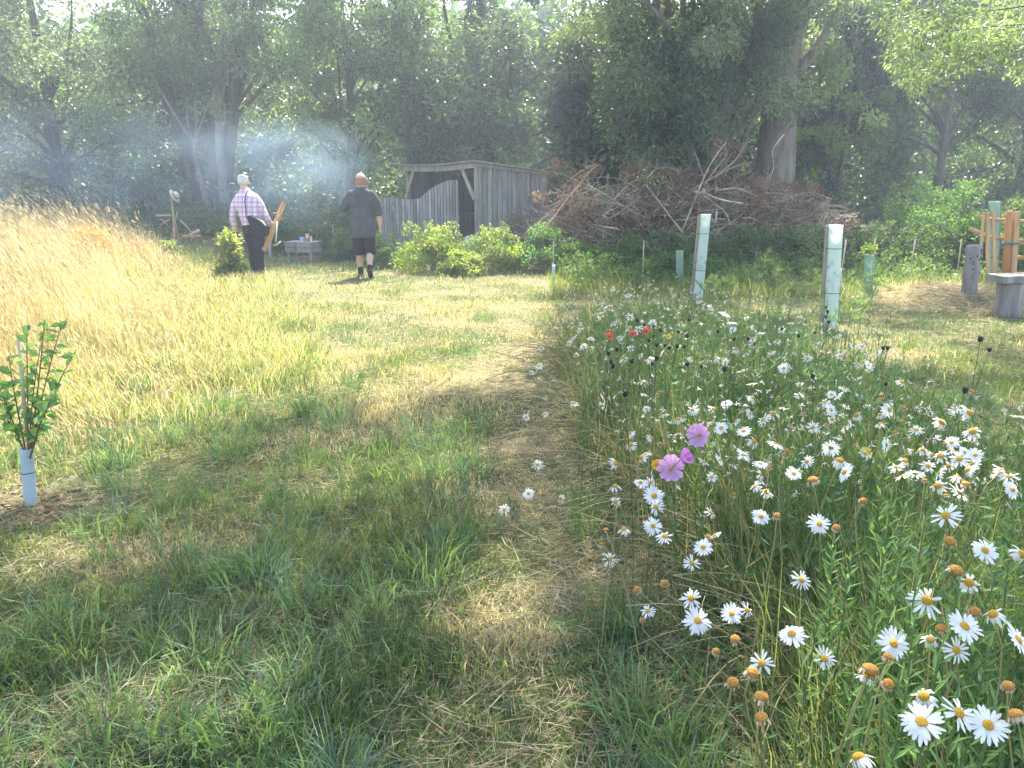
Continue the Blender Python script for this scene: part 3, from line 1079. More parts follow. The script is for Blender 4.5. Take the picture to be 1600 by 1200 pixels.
# ------------------------------------------------------------ shed
def shed():
    A = atd(745, 300, 15.6)     # near corner
    B = atd(634, 300, 17.6)     # far end of the open front
    A[2] = B[2] = 0
    C = np.array([A[0], A[1], 0])
    d = norm((B - A)[:2])
    e = np.array([-d[1], d[0]])
    if e[0] < 0:
        e = -e
    Lf = np.linalg.norm((B - A)[:2])
    Ls = 2.05
    t = thing('shed', C, 'open-fronted grey boarded shed with low sloping roof', 'shed')
    d3, e3 = np.array([d[0], d[1], 0]), np.array([e[0], e[1], 0])
    hf, hb = 2.03, 1.86          # eaves at the front and at the back

    def P(u, v, z):
        return d3 * u + e3 * v + np.array([0, 0, z])
    # vertical boards on the near side wall
    g = Geo()
    nb = 15
    wb = Ls / nb
    for i in range(nb):
        v = (i + .5) * wb
        zt = hf + (hb - hf) * v / Ls - .05
        cc = rnd.uniform(.75, 1.2)
        box(g, P(0 - rnd.uniform(0, .006), v, zt / 2 + .03), (wb - .024, .022, zt), math.atan2(e[1], e[0]), (cc, cc, cc * 1.02))
    g.build('side_wall', M['board'], t, smooth=False)
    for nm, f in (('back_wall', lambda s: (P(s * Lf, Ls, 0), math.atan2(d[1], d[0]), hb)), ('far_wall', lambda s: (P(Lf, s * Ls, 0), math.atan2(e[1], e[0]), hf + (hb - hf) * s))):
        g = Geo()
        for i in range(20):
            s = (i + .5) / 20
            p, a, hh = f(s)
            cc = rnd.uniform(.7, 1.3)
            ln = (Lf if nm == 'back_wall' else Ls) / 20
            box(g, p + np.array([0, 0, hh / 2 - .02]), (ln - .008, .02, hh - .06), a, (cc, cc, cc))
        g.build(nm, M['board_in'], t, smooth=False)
    # posts
    for (u, v, hh) in ((.045, .045, hf), (Lf - .05, .05, hf), (Lf * .5, Ls - .06, hb)):
        g = Geo()
        box(g, P(u, v, hh / 2 - .03), (.09, .09, hh - .06), math.atan2(d[1], d[0]), (1, 1, 1))
        g.build('post', M['timber'], t, smooth=False)
    # braces
    for (u0, u1) in ((.05, .48), (Lf - .05, Lf - .42)):
        g = Geo()
        beam(g, P(u0, -.03, hf - .72), P(u1, -.03, hf - .07), .035, .08, (1.15, 1.12, 1.05))
        g.build('brace', M['timber'], t, smooth=False)
    # sagging front beam
    g = Geo()
    us = np.linspace(-.12, Lf + .12, 9)
    for i in range(8):
        s0, s1 = [-.05 * math.sin(PI * (k / 8)) for k in (i, i + 1)]
        beam(g, P(us[i], -.10, hf - .03 + s0), P(us[i + 1], -.10, hf - .03 + s1), .03, .11, (.95, .93, .9))
    g.build('fascia', M['timber'], t, smooth=False)
    g = Geo()
    beam(g, P(-.06, -.12, hf - .01), P(-.06, Ls + .15, hb - .01), .03, .09, (.8, .75, .7))
    g.build('fascia', M['timber'], t, smooth=False)
    # roof sheet, slightly sagging, with a ragged edge
    nu, nv = 14, 8
    V = []
    for k in (0, 1):
        for i in range(nu):
            for j in range(nv):
                u = -.16 + (Lf + .34) * i / (nu - 1)
                v = -.22 + (Ls + .45) * j / (nv - 1)
                sag = -.05 * math.sin(PI * i / (nu - 1))
                z = hf + .05 + (hb - hf) * v / Ls + sag + rnd.uniform(-.006, .006) - (.035 if k else 0)
                V.append(P(u, v, z))
    F = []
    for i in range(nu - 1):
        for j in range(nv - 1):
            a = i * nv + j
            F.append([a, a + nv, a + nv + 1, a + 1])
            b = a + nu * nv
            F.append([b, b + 1, b + nv + 1, b + nv])
    m_ = nu * nv
    for i in range(nu - 1):
        for j in (0, nv - 1):
            a = i * nv + j
            F.append([a, a + m_, a + nv + m_, a + nv])
    for j in range(nv - 1):
        for i in (0, nu - 1):
            a = i * nv + j
            F.append([a, a + 1, a + 1 + m_, a + m_])
    g = Geo()
    g.add(np.array(V), F)
    g.build('roof', M['roof'], t, smooth=False)
    # inner plank shelf
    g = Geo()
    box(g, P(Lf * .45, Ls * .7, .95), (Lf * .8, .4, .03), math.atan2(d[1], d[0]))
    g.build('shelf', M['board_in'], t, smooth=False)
    for k in range(3):
        g = Geo()
        u = Lf * (.12 + .1 * k)
        tube(g, [P(u, Ls - .15, .0), P(u + .05, Ls - .1, 1.5 - .2 * k)], .02, 6)
        tag(g.build('garden_tool_pole', M['timber'], None, loc=(0, 0, 0)), ['long', 'middle-length', 'short'][k] + ' pale pole leaning inside the dark shed', 'pole').location = tuple(C)
    return t


shed()


def wavy_fence():
    prof = [(588, 316), (600, 309), (611, 308), (622, 310), (636, 312), (656, 310), (666, 300), (681, 290), (697, 283), (707, 281), (717, 282)]
    xs = [p[0] for p in prof]
    ys = [p[1] for p in prof]
    a = at(588, 405)
    A = atd(588, 310, 16.0)
    t = thing('paling_fence', (A[0], A[1], 0), 'grey wavy-topped paling fence in front of the shed', 'fence')
    n = 27
    px = np.linspace(589, 716, n + 1)
    for rail_z in (.35, .95):
        g = Geo()
        b0 = atd(590, 310, 16.03)
        b1 = atd(716, 310, 15.28)
        beam(g, np.array([b0[0] - A[0], b0[1] - A[1] + .045, rail_z]), np.array([b1[0] - A[0], b1[1] - A[1] + .045, rail_z]), .035, .07)
        g.build('rail', M['board'], t, smooth=False)
    for i in range(n):
        c = (px[i] + px[i + 1]) / 2
        dep = 16.0 - .75 * (c - 589) / 127
        top = atd(c, float(np.interp(c, xs, ys)), dep)
        l, r = atd(px[i] + .55, 300, dep), atd(px[i + 1] - .55, 300, dep)
        w = abs(r[0] - l[0])
        h = top[2] + rnd.uniform(-.012, .012)
        g = Geo()
        cc = rnd.uniform(.75, 1.35)
        tl, tr_ = [atd(q, float(np.interp(q, xs, ys)), dep)[2] for q in (px[i], px[i + 1])]
        x0, y0 = (l[0] + r[0]) / 2 - A[0], (l[1] + r[1]) / 2 - A[1]
        V = []
        for yy in (-.01, .01):
            V += [(x0 - w / 2, y0 + yy, -.05), (x0 + w / 2, y0 + yy, -.05), (x0 + w / 2, y0 + yy, tr_), (x0 - w / 2, y0 + yy, tl)]
        g.add(np.array(V), [[0, 1, 2, 3], [5, 4, 7, 6], [1, 5, 6, 2], [4, 0, 3, 7], [3, 2, 6, 7], [4, 5, 1, 0]], (cc, cc, cc * 1.05))
        g.build('pale', M['board'], t, smooth=False)


wavy_fence()

# sack beside the shed
p = atd(738, 355, 15.4)
g = Geo()
ellipsoid(g, (0, 0, .18), (.22, .15, .17), nu=14, nv=10)
ellipsoid(g, (-.06, 0, .31), (.09, .07, .06), nu=10, nv=6)
V = g.V[0]
V += (RNG.random(V.shape) - .5).astype(np.float32) * .035
b_ = gp(p[0], p[1])
s_ = g.build('sack', M['white_bag'])
s_.location = (b_[0], b_[1], b_[2] + .22)
tag(s_, 'crumpled white sack standing on a block in the shed doorway', 'sack')
g = Geo()
box(g, (0, 0, .11), (.5, .4, .22))
o = g.build('wooden_block', M['timber'], smooth=False)
o.location = tuple(b_)
tag(o, 'low wooden block under the white sack', 'block')


# ------------------------------------------------------------ brush pile
def brush_pile():
    c = atd(1085, 395, 16.8)
    base = gp(c[0], c[1])
    t = thing('brush_pile', base, 'long heap of cut grey branches and brown dead leaves', 'brush pile')

    def height(u):
        return float(np.interp(u, [-3.9, -3.2, -2.6, -1.5, -.6, .4, 1.6, 2.4, 3.2, 4.2], [.3, 1.1, 1.6, 1.65, 1.6, 1.75, 1.75, 1.4, .9, .2]))
    gb = Geo()
    big = []
    for i in range(1050):
        u = rnd.uniform(-3.8, 4.0)
        h = height(u)
        v = rnd.uniform(-.9, .9)
        z = h * rnd.random() ** .7 * (1 - .3 * abs(v))
        a = rnd.gauss(0, .9) + (0 if rnd.random() < .5 else PI)
        el = rnd.gauss(.15, .4)
        L_ = rnd.uniform(.4, 1.5)
        d = np.array([math.cos(a) * math.cos(el), .4 * math.sin(a), math.sin(el)]) * L_
        p0 = np.array([u, v, max(z, .05)])
        cc = rnd.uniform(.7, 1.7)
        n0 = len(gb.V)
        r = rnd.choice([.007, .010, .013, .017, .024])
        pts = limb(gb, p0 - d / 2, p0 + d / 2, r, r * .35, .16, 7, 5)
        for c_ in gb.C[n0:]:
            c_ *= cc
        for _ in range(2):
            j = rnd.randrange(2, 6)
            q = pts[j] + RNG.normal(0, .22, 3) + d * .12
            n1 = len(gb.V)
            limb(gb, pts[j], q, r * .5, .002, .1, 4, 4)
            for c_ in gb.C[n1:]:
                c_ *= cc
    o = gb.build('twigs', M['branch'], t)
    tag(o, kind='stuff')
    # prominent bare branches: (pixel path, radius)
    B = [([(1068, 365), (1052, 345), (1035, 322), (1022, 305), (1010, 290)], .022),
         ([(1068, 365), (1085, 345), (1110, 335), (1135, 318)], .020),
         ([(1065, 362), (1075, 340), (1090, 300), (1105, 265), (1120, 240), (1135, 222)], .024),
         ([(1100, 290), (1115, 268), (1130, 250), (1140, 238), (1120, 215)], .013),
         ([(1100, 278), (1090, 250), (1083, 230)], .010),
         ([(1118, 298), (1150, 293), (1180, 305), (1200, 322)], .022),
         ([(845, 362), (870, 335), (885, 310), (905, 290), (925, 262), (935, 258)], .020),
         ([(820, 365), (850, 340), (880, 312)], .014),
         ([(940, 345), (960, 310), (985, 285), (1000, 280)], .016),
         ([(1010, 280), (1025, 262), (1050, 262), (1062, 270)], .012),
         ([(1055, 325), (1075, 300), (1100, 285), (1150, 258), (1175, 253)], .018),
         ([(1080, 360), (1120, 350), (1165, 352), (1210, 345)], .016),
         ([(1125, 270), (1150, 250), (1165, 225), (1180, 215)], .010),
         ([(1160, 320), (1200, 318), (1235, 312), (1262, 296), (1300, 312)], .016),
         ([(1180, 330), (1225, 322), (1270, 300), (1310, 330)], .013),
         ([(1200, 375), (1225, 330), (1260, 318), (1320, 322)], .012),
         ([(1225, 210), (1205, 235), (1210, 262), (1200, 285)], .016),
         ([(870, 300), (905, 268), (935, 255), (915, 262)], .010),
         ([(1040, 375), (1065, 362), (1068, 392)], .02),
         ([(1120, 330), (1118, 350), (1110, 340)], .022)]
    for pth, r in B:
        gq = Geo()
        dep = rnd.uniform(15.7, 16.0)
        pts = np.array([atd(px_, py_, dep + rnd.uniform(-.12, .12)) - base for px_, py_ in pth])
        # resample smoothly
        m = 10
        s = np.linspace(0, len(pts) - 1, m)
        q = np.stack([np.interp(s, np.arange(len(pts)), pts[:, k]) for k in range(3)], 1)
        q[1:-1] = (q[:-2] + q[1:-1] * 2 + q[2:]) / 4
        tube(gq, q, np.linspace(r, r * .4, m), 6, (1.25, 1.22, 1.15), noise=.15)
        for _ in range(3):
            j = rnd.randrange(3, m)
            limb(gq, q[j], q[j] + RNG.normal(0, .17, 3) + np.array([0, 0, .08]), r * .4, .002, .1, 5, 4)
        gq.build('branch', M['branch'], t)
    # dead leaves hanging in bunches
    gl = Geo()
    cen = []
    for i in range(330):
        u = rnd.uniform(-3.9, 4.0)
        v = rnd.uniform(-.9, .5)
        h = height(u)
        cen.append((u, v, h * rnd.random() ** .6 * (1 - .25 * abs(v)) + .05))
    for px_, py_ in [(905, 275), (925, 262), (1085, 262), (1090, 270), (1130, 215), (1140, 240), (880, 310), (870, 260), (845, 300), (985, 260), (1030, 270), (1200, 280), (1240, 285), (1170, 275), (1270, 290), (800, 345), (815, 335), (1125, 228), (1135, 270), (1000, 265), (1060, 272)]:
        for _ in range(3):
            cen.append(tuple(atd(px_ + rnd.uniform(-9, 9), py_ + rnd.uniform(-6, 12), rnd.uniform(15.8, 16.6)) - base))
    BR = np.array([[.24, .15, .095], [.29, .19, .12], [.19, .12, .08], [.33, .24, .17]])
    clump_leaves(gl, cen, RNG.uniform(.16, .42, len(cen)), 62, .07, BR, droop=1.2, jitter=.3)
    gl.build('dead_leaves', M['straw'], t, smooth=False)


brush_pile()


# ------------------------------------------------------------ tree guards, canes, stakes
def guard(px, ytop, ybot, wpx, label, m='guard', stake=None, cane=None, tilt=0, plant=False, group='tree guards in the clearing', name='tree_guard'):
    """tall tube standing on the ground at pixel (px, ybot), top at ytop; stake = side (-1/1); cane = top pixel row of its cane"""
    b = at(px, ybot)
    r_ = ray(px, ybot)
    dep = (b - np.array([0, 0, CAMH]))[1] / r_[1]
    top = aty(px + tilt, ytop, b[1])
    h = top[2] - b[2]
    w = wpx / FPX * dep
    t = thing(name, b, label, 'tree guard', group)
    lx = top[0] - b[0]
    g = Geo()
    n = 8
    pts = np.array([[lx * k / n, 0, h * k / n - (.02 if k == 0 else 0)] for k in range(n + 1)])
    tube(g, pts, w / 2, 14, cap=False)
    tube(g, pts[::-1], w / 2 - .004, 14, cap=False)
    g.build('tube', M[m], t)
    g = Geo()
    a = np.array([[math.cos(q), math.sin(q)] for q in np.linspace(0, 2 * PI, 15)[:-1]])
    for rr0, z0 in ((w / 2 + .002, h),):
        tube(g, np.array([[lx, 0, z0 - .012], [lx, 0, z0 + .004]]), [rr0, rr0 + .003], 14, cap=False)
    g.build('rim', M[m], t)
    if stake:
        g = Geo()
        sx = stake * (w / 2 + .018)
        beam(g, (sx, .01, -.05), (sx + lx * .97, .01, h * .995), .032, .032, (1, .92, .85))
        g.build('stake', M['timber'], t, smooth=False)
        for z in (h * .35, h * .78):
            g = Geo()
            tube(g, [(lx * z / h + (w / 2 + .02) * math.cos(q) + stake * .008, (w / 2 + .006) * math.sin(q), z) for q in np.linspace(0, 2 * PI, 13)], .003, 4, cap=False)
            g.build('tie', M['rubber'], t)
    if cane is not None:
        g = Geo()
        ct = aty(px, cane, b[1])[2] - b[2]
        dx = rnd.uniform(-.03, .03)
        tube(g, [(0, w * .2, 0), (dx * .5, w * .2, ct / 2), (dx, w * .2, ct)], .008 + dep * .0002, 6)
        g.build('cane', M['cane'], t)
    if plant:
        gl = Geo()
        clump_leaves(gl, np.array([(lx + rnd.uniform(-.05, .05), 0, h + rnd.uniform(-.02, .12)) for _ in range(6)]), .07, 26, .05, YG)
        gl.build('shoots', M['bush'], t, smooth=False)
    return t


guard(1297, 352, 512, 21, 'tall white-lit guard with stake standing behind the daisies', 'guard', stake=-1, tilt=9)
guard(1090, 335, 468, 15, 'tall pale green guard leaning right in front of the brush pile', 'guard', stake=-1, tilt=13)
guard(1062, 392, 448, 11, 'short green guard just left of the leaning tall one', 'guard_g', cane=None)
guard(1356, 398, 458, 15, 'squat green guard with a shoot on top right of the tall white one', 'guard_g', cane=372, plant=True, tilt=3)
guard(1311, 420, 458, 8, 'small pale guard half hidden behind the tall white one', 'guard_w', cane=374)
guard(1420, 422, 444, 7, 'small guard with cane midway to the gnarled post', 'guard_w', cane=374)
guard(1494, 428, 446, 7, 'small guard with grey cane just left of the gnarled post', 'guard_w', cane=374)
guard(865, 414, 437, 5, 'small white guard at the foot of the half-shaded green bush', 'guard_w', cane=378)
guard(1004, 428, 446, 5, 'tiny white guard with cane in front of the dark bush', 'guard_w', cane=376)
guard(625, 373, 402, 6, 'pale yellow guard between the bald man and bright bush', 'guard_w')
guard(748, 408, 426, 5, 'small tilted guard in front of the bright bushes', 'guard_w', tilt=-4)
guard(792, 390, 418, 6, 'pale guard half buried in the bush below the shed door', 'guard_w')
guard(523, 388, 402, 5, 'small pale guard right of the wooden planter', 'guard_w', cane=350)
guard(422, 374, 402, 4, 'thin guard seen just right of the carried easel', 'guard_w', cane=362)
guard(1548, 315, 447, 15, 'tall dark green guard beside the orange post', 'guard_g', stake=1, tilt=6)


# near sapling at the left edge, in its white guard
def near_sapling():
    b = at(48, 788)
    dep = (b - np.array([0, 0, CAMH]))[1] / ray(48, 788)[1]
    t = thing('guarded_sapling', b, 'leafy sapling with cane in short white guard at left edge', 'sapling')
    w = 19 / FPX * dep
    h = aty(40, 697, b[1])[2] - b[2]
    lx = aty(40, 697, b[1])[0] - b[0]
    g = Geo()
    pts = np.array([[lx * k / 8, 0, h * k / 8 - .01] for k in range(9)])
    tube(g, pts, w / 2, 16, cap=False)
    tube(g, pts[::-1], w / 2 - .003, 16, cap=False)
    gd = g.build('guard', M['guard_w'], t)
    g = Geo()
    tube(g, [(lx * .5 + w / 2 * 1.05 * math.cos(q), w / 2 * 1.05 * math.sin(q), h * .56) for q in np.linspace(0, 2 * PI, 17)], .0022, 4, cap=False)
    g.build('tie', M['rubber'], gd)
    g = Geo()
    ct = aty(27, 525, b[1]) - b
    ct[1] = .01
    tube(g, np.array([[lx, .01, h * .5], (np.array([lx, .01, h]) + ct) / 2, ct]), .009, 8)
    g.build('cane', M['cane'], t)
    gs, gl = Geo(), Geo()
    o = np.array([lx, 0, h * .7])
    tips = [(70, 498), (96, 508), (120, 545), (14, 560), (-8, 590), (62, 550), (-2, 640), (96, 600), (-28, 560), (42, 520), (72, 640)]
    for i, (tx_, ty_) in enumerate(tips):
        e = aty(tx_, ty_, b[1] + rnd.uniform(-.18, .18)) - b
        mid = o + (e - o) * .45 + np.array([rnd.uniform(-.03, .03), 0, .06])
        s = np.linspace(0, 1, 9)[:, None]
        q = (1 - s) ** 2 * o + 2 * s * (1 - s) * mid + s ** 2 * e
        tube(gs, q, np.linspace(.0042, .0018, 9), 6, (.5, .32, .22))
        nl = 18
        ss = np.linspace(.32, 1.0, nl)
        P = np.array([(1 - k) ** 2 * o + 2 * k * (1 - k) * mid + k * k * e for k in ss])
        D = RNG.normal(0, .6, (nl, 3))
        D[:, 2] += .15
        Nn = RNG.normal(0, .5, (nl, 3)) + np.array([0, -.2, .8])
        LC = np.array([[.11, .20, .09], [.14, .25, .10], [.09, .17, .09], [.17, .28, .11]])
        # broad leaf: two leaf faces each side of a midrib, six corners
        Dn = norm(D)
        side = norm(np.cross(Dn, Nn))
        up = np.cross(side, Dn)
        Ls = .046 + .028 * RNG.random((nl, 1))
        Wl = Ls * .62
        pts_ = [P, P + Dn * Ls * .3 + side * Wl * .42 + up * .006, P + Dn * Ls * .65 + side * Wl * .4 + up * .006, P + Dn * Ls - up * .004,
                P + Dn * Ls * .65 - side * Wl * .4 + up * .006, P + Dn * Ls * .3 - side * Wl * .42 + up * .006]
        V = np.stack(pts_, 1).reshape(-1, 3)
        bb = np.arange(nl)[:, None] * 6
        gl.add(V, [np.concatenate([bb + np.array([[0, 1, 2, 3]]), bb + np.array([[0, 3, 4, 5]])])], np.repeat(pal(LC * 1.15, nl), 6, 0))
    gs.build('stems', M['branch'], t)
    gl.build('leaves', M['bush'], t, smooth=False)
    # bare soil round it
    g = Geo()
    n = 520
    a = RNG.random(n) * 2 * PI
    r = (.26 + .12 * np.sin(3 * a) + .06 * np.sin(7 * a)) * np.sqrt(RNG.random(n)) * 1.1
    for i in range(n):
        sx_ = .004 + .014 * rnd.random() ** 3
        X_, Y_ = b[0] + .04 + r[i] * math.cos(a[i]) * 1.2, b[1] + r[i] * math.sin(a[i])
        ellipsoid(g, (X_, Y_, float(gh(X_, Y_)) + sx_ * .2), (sx_ * rnd.uniform(.7, 1.4), sx_, sx_ * .6), nu=5, nv=4)
    tag(g.build('soil_crumbs', M['soil'], smooth=False), 'crumbly brown soil round the white guard at the left edge', 'soil', kind='stuff')


near_sapling()


# ------------------------------------------------------------ gnarled post, bench, pole fence, hay mound (right edge)
def gnarled_post():
    b = at(1512, 464)
    dep = (b - np.array([0, 0, CAMH]))[1] / ray(1512, 464)[1]
    h = aty(1512, 383, b[1])[2] - b[2]
    g = Geo()
    n = 12
    pts = np.array([[.004 * math.sin(k * .9) - .01 * k / n, 0, h * k / n - .04 * (k == 0)] for k in range(n + 1)])
    rr = .094 + .004 * np.sin(np.arange(n + 1) * 1.3)
    tube(g, pts, rr, 14, noise=.05)
    t = thing('gnarled_post', b, 'weathered grey log post pitted with holes by the bench', 'post')
    g.build('log', M['logwood'], t)
    g = Geo()
    for _ in range(22):
        a = rnd.uniform(-PI * .95, -.05)
        z = rnd.uniform(.3, h * .92) if rnd.random() < .8 else rnd.uniform(.05, h)
        ellipsoid(g, (.092 * math.cos(a), .092 * math.sin(a), z), (.009, .009, .012), nu=6, nv=4)
    g.build('bore_holes', M['rubber'], t)


gnarled_post()


def bench():
    b = at(1573, 493)
    dep = (b - np.array([0, 0, CAMH]))[1] / ray(1573, 493)[1]
    t = thing('rustic_bench', b, 'rustic plank bench on a log stump at the right edge', 'bench')
    h = aty(1573, 440, b[1])[2] - b[2]
    for dx in (0, 1.25):
        g = Geo()
        n = 8
        pts = np.array([[dx, dx * .22, h * k / n - .05 * (k == 0)] for k in range(n + 1)])
        tube(g, pts, .155 + .006 * np.cos(np.arange(n + 1) * .8), 16, noise=.03)
        g.build('stump', M['logwood'], t)
    g = Geo()
    V = []
    nn = 16
    for k in range(nn + 1):
        s = -.26 + 1.85 * k / nn
        wv = .012 * math.sin(k * 1.7)
        yy = .22 * s
        V += [(s, yy - .17 + wv, h + .002), (s, yy - .16 + wv, h + .085), (s, yy + .17 + wv, h + .085), (s, yy + .18 + wv, h + .002)]
    F = []
    for k in range(nn):
        for q in range(4):
            F.append([k * 4 + q, k * 4 + (q + 1) % 4, (k + 1) * 4 + (q + 1) % 4, (k + 1) * 4 + q])
    F += [[3, 2, 1, 0], [nn * 4, nn * 4 + 1, nn * 4 + 2, nn * 4 + 3]]
    g.add(np.array(V), F, (.85, .9, .85))
    g.build('seat', M['logwood'], t, smooth=False)


bench()


def pole_fence():
    dep = 10.6
    b = atd(1575, 440, dep)
    base = gp(b[0], b[1])
    t = thing('pole_fence', base, 'rough fence of peeled pale poles and rails at right edge', 'fence')

    def q(px_, py_, dd=0):
        return aty(px_, py_, base[1] + dd) - base

    def post(x_, y0, x1, r, c, sq=False):
        g = Geo()
        a, e = q(x1, 448), q(x_, y0)
        a[2] = -.05
        if sq:
            beam(g, a, e, r * 1.9, r * 1.2, c, up=(0, 1, 0))
        else:
            tube(g, np.array([a, (a + e) / 2 + .008, e]), [r * 1.05, r, r * .95], 10, c, noise=.08)
        g.build('post', M['pole'], t, smooth=not sq)
    post(1577, 330, 1571, .048, (.95, .62, .42))
    post(1589, 331, 1583, .040, (1.15, 1.15, 1.0), True)
    post(1537, 330, 1530, .020, (1.1, 1.1, 1.0))
    post(1543, 332, 1547, .024, (1.15, 1.1, 1.0), True)
    post(1552, 329, 1558, .020, (1.2, 1.2, 1.1), True)
    post(1612, 328, 1608, .03, (1, .95, .8))
    for a, e, r in (((1523, 338), (1625, 347), .022), ((1515, 357), (1556, 372), .026), ((1556, 372), (1630, 380), .022), ((1590, 402), (1640, 408), .03), ((1584, 376), (1625, 388), .02)):
        g = Geo()
        limb(g, q(*a, .06), q(*e, .06), r, r * .8, .03, 7, 8)
        for c_ in g.C:
            c_ *= np.array([1.1, 1.05, .85], np.float32)
        g.build('rail', M['pole'], t)
    g = Geo()
    c = q(1573, 380)
    tube(g, [c + np.array([.075 * math.cos(k), .065 * math.sin(k), .006 * math.sin(3 * k)]) for k in np.linspace(0, 2 * PI, 15)], .013, 6, cap=False)
    tube(g, [c + np.array([-.07, -.05, 0]), c + np.array([.14, -.05, 0])], .012, 6)
    g.build('blue_tie', M['rope_blue'], t)


pole_fence()

g = Geo()
n = 6000
a = RNG.random(n) * 2 * PI
r = np.sqrt(RNG.random(n))
x = 6.05 + r * np.cos(a) * 1.15
y = 10.2 + r * np.sin(a) * 1.1
aa = RNG.random(n) * 2 * PI
c = pal(DRY * 1.15, n)
leaves(g, np.stack([x, y, gh(x, y) + .01 + .08 * RNG.random(n) * (1 - r)], 1), np.stack([np.cos(aa), np.sin(aa), RNG.normal(0, .2, n)], 1), .12 + .14 * RNG.random(n), .007, np.clip(c, 0, 1))
tag(g.build('hay_mound', M['straw'], smooth=False), 'low spread mound of dry cut hay round the gnarled post', 'hay', kind='stuff')

g = Geo()
c0 = at(148, 400)
c0 = atd(138, 352, 12.5)
cb = gp(c0[0], c0[1])
n = 4500
q_ = norm(RNG.normal(0, 1, (n, 3)))
q_[:, 2] = np.abs(q_[:, 2])
hh_ = c0[2] - cb[2]
Pn = q_ * np.array([.42, .42, hh_]) * (RNG.random((n, 1)) ** .3)
Dn_ = RNG.normal(0, 1, (n, 3)) * np.array([1, 1, .5])
leaves(g, Pn, Dn_, .14 + .12 * RNG.random(n), .009, np.clip(pal(np.array([[.52, .36, .12], [.58, .42, .16], [.45, .30, .10]]), n), 0, 1))
o = g.build('hay_heap', M['straw'], smooth=False)
o.location = tuple(cb)
tag(o, 'rounded heap of yellow hay rising from the golden grass', 'hay heap')


# ------------------------------------------------------------ planter and what is on it
def planter():
    dep = 16.0
    b = atd(476, 408, dep)
    base = gp(b[0], b[1])
    t = thing('wooden_planter', base, 'grey wooden planter table standing on the grass', 'planter', rz=rad(-14))
    g = Geo()
    Wd, Dp, z0, z1 = .62, .44, .22, .43
    for z in (z0 + .05, z0 + .16):
        box(g, (0, -Dp / 2, z), (Wd, .022, .10), None, (1, .95, .92))
        box(g, (0, Dp / 2, z), (Wd, .022, .10), None, (.9, .9, .9))
        box(g, (-Wd / 2 + .012, 0, z + .001), (.022, Dp - .024, .098), None, (1.25, 1.2, 1.15))
        box(g, (Wd / 2 - .012, 0, z + .001), (.022, Dp - .024, .098), None, (1, 1, 1))
    g.build('box_side', M['board'], t, smooth=False)
    g = Geo()
    box(g, (0, 0, z1 + .004), (Wd + .03, Dp + .03, .02), None, (1.3, 1.3, 1.3))
    g.build('top', M['board'], t, smooth=False)
    for sx_ in (-1, 1):
        for sy_ in (-1, 1):
            g = Geo()
            box(g, (sx_ * (Wd / 2 - .05), sy_ * (Dp / 2 - .045), .12), (.05, .05, .26), None, (1.1, 1.1, 1.1))
            g.build('leg', M['board'], t, smooth=False)
    top = base + np.array([0, 0, z1 + .014])

    def on(x_, y_):
        c_, s_ = math.cos(rad(-14)), math.sin(rad(-14))
        return top + np.array([x_ * c_ - y_ * s_, x_ * s_ + y_ * c_, 0])

    def pot(nm, xy, r0, r1, h, m, lab, cat):
        p_ = on(*xy)
        g = Geo()
        tube(g, np.array([[0, 0, 0], [0, 0, h * .8], [0, 0, h * .81], [0, 0, h], [0, 0, h * .97], [0, 0, h * .3]]), [r0, r1 * .95, r1 * 1.08, r1 * 1.08, r1 * .9, r0 * .8], 14)
        o = g.build(nm, M[m], smooth=False)
        o.location = tuple(p_)
        tag(o, lab, cat)
    pot('tub', (.02, -.08), .045, .052, .09, 'blue', 'pale blue tub on the planter top', 'tub')
    pot('flower_pot', (.14, -.1), .035, .045, .075, 'terracotta', 'small terracotta pot just right of the blue tub', 'pot')
    pot('flower_pot', (.2, -.05), .04, .05, .09, 'terracotta', 'larger terracotta pot near the planter\'s right end', 'pot')
    pot('bottle', (.25, -.12), .018, .016, .12, 'cream', 'slim white bottle at the planter\'s right end', 'bottle')
    pot('jar', (.08, .04), .035, .035, .15, 'cream', 'taller cream jar behind the blue tub', 'jar')
    # crate underneath
    p_ = base + np.array([.08, -.02, 0])
    t2 = thing('crate', p_, 'low reddish crate standing under the planter', 'crate', rz=rad(-14))
    g = Geo()
    for z in (.05, .12):
        for sy_ in (-1, 1):
            box(g, (0, sy_ * .13, z), (.44, .015, .055), None, (1, .75, .7))
        for sx_ in (-1, 1):
            box(g, (sx_ * .22, 0, z + .001), (.015, .245, .053), None, (1, .75, .7))
    g.build('slats', M['timber'], t2, smooth=False)


planter()


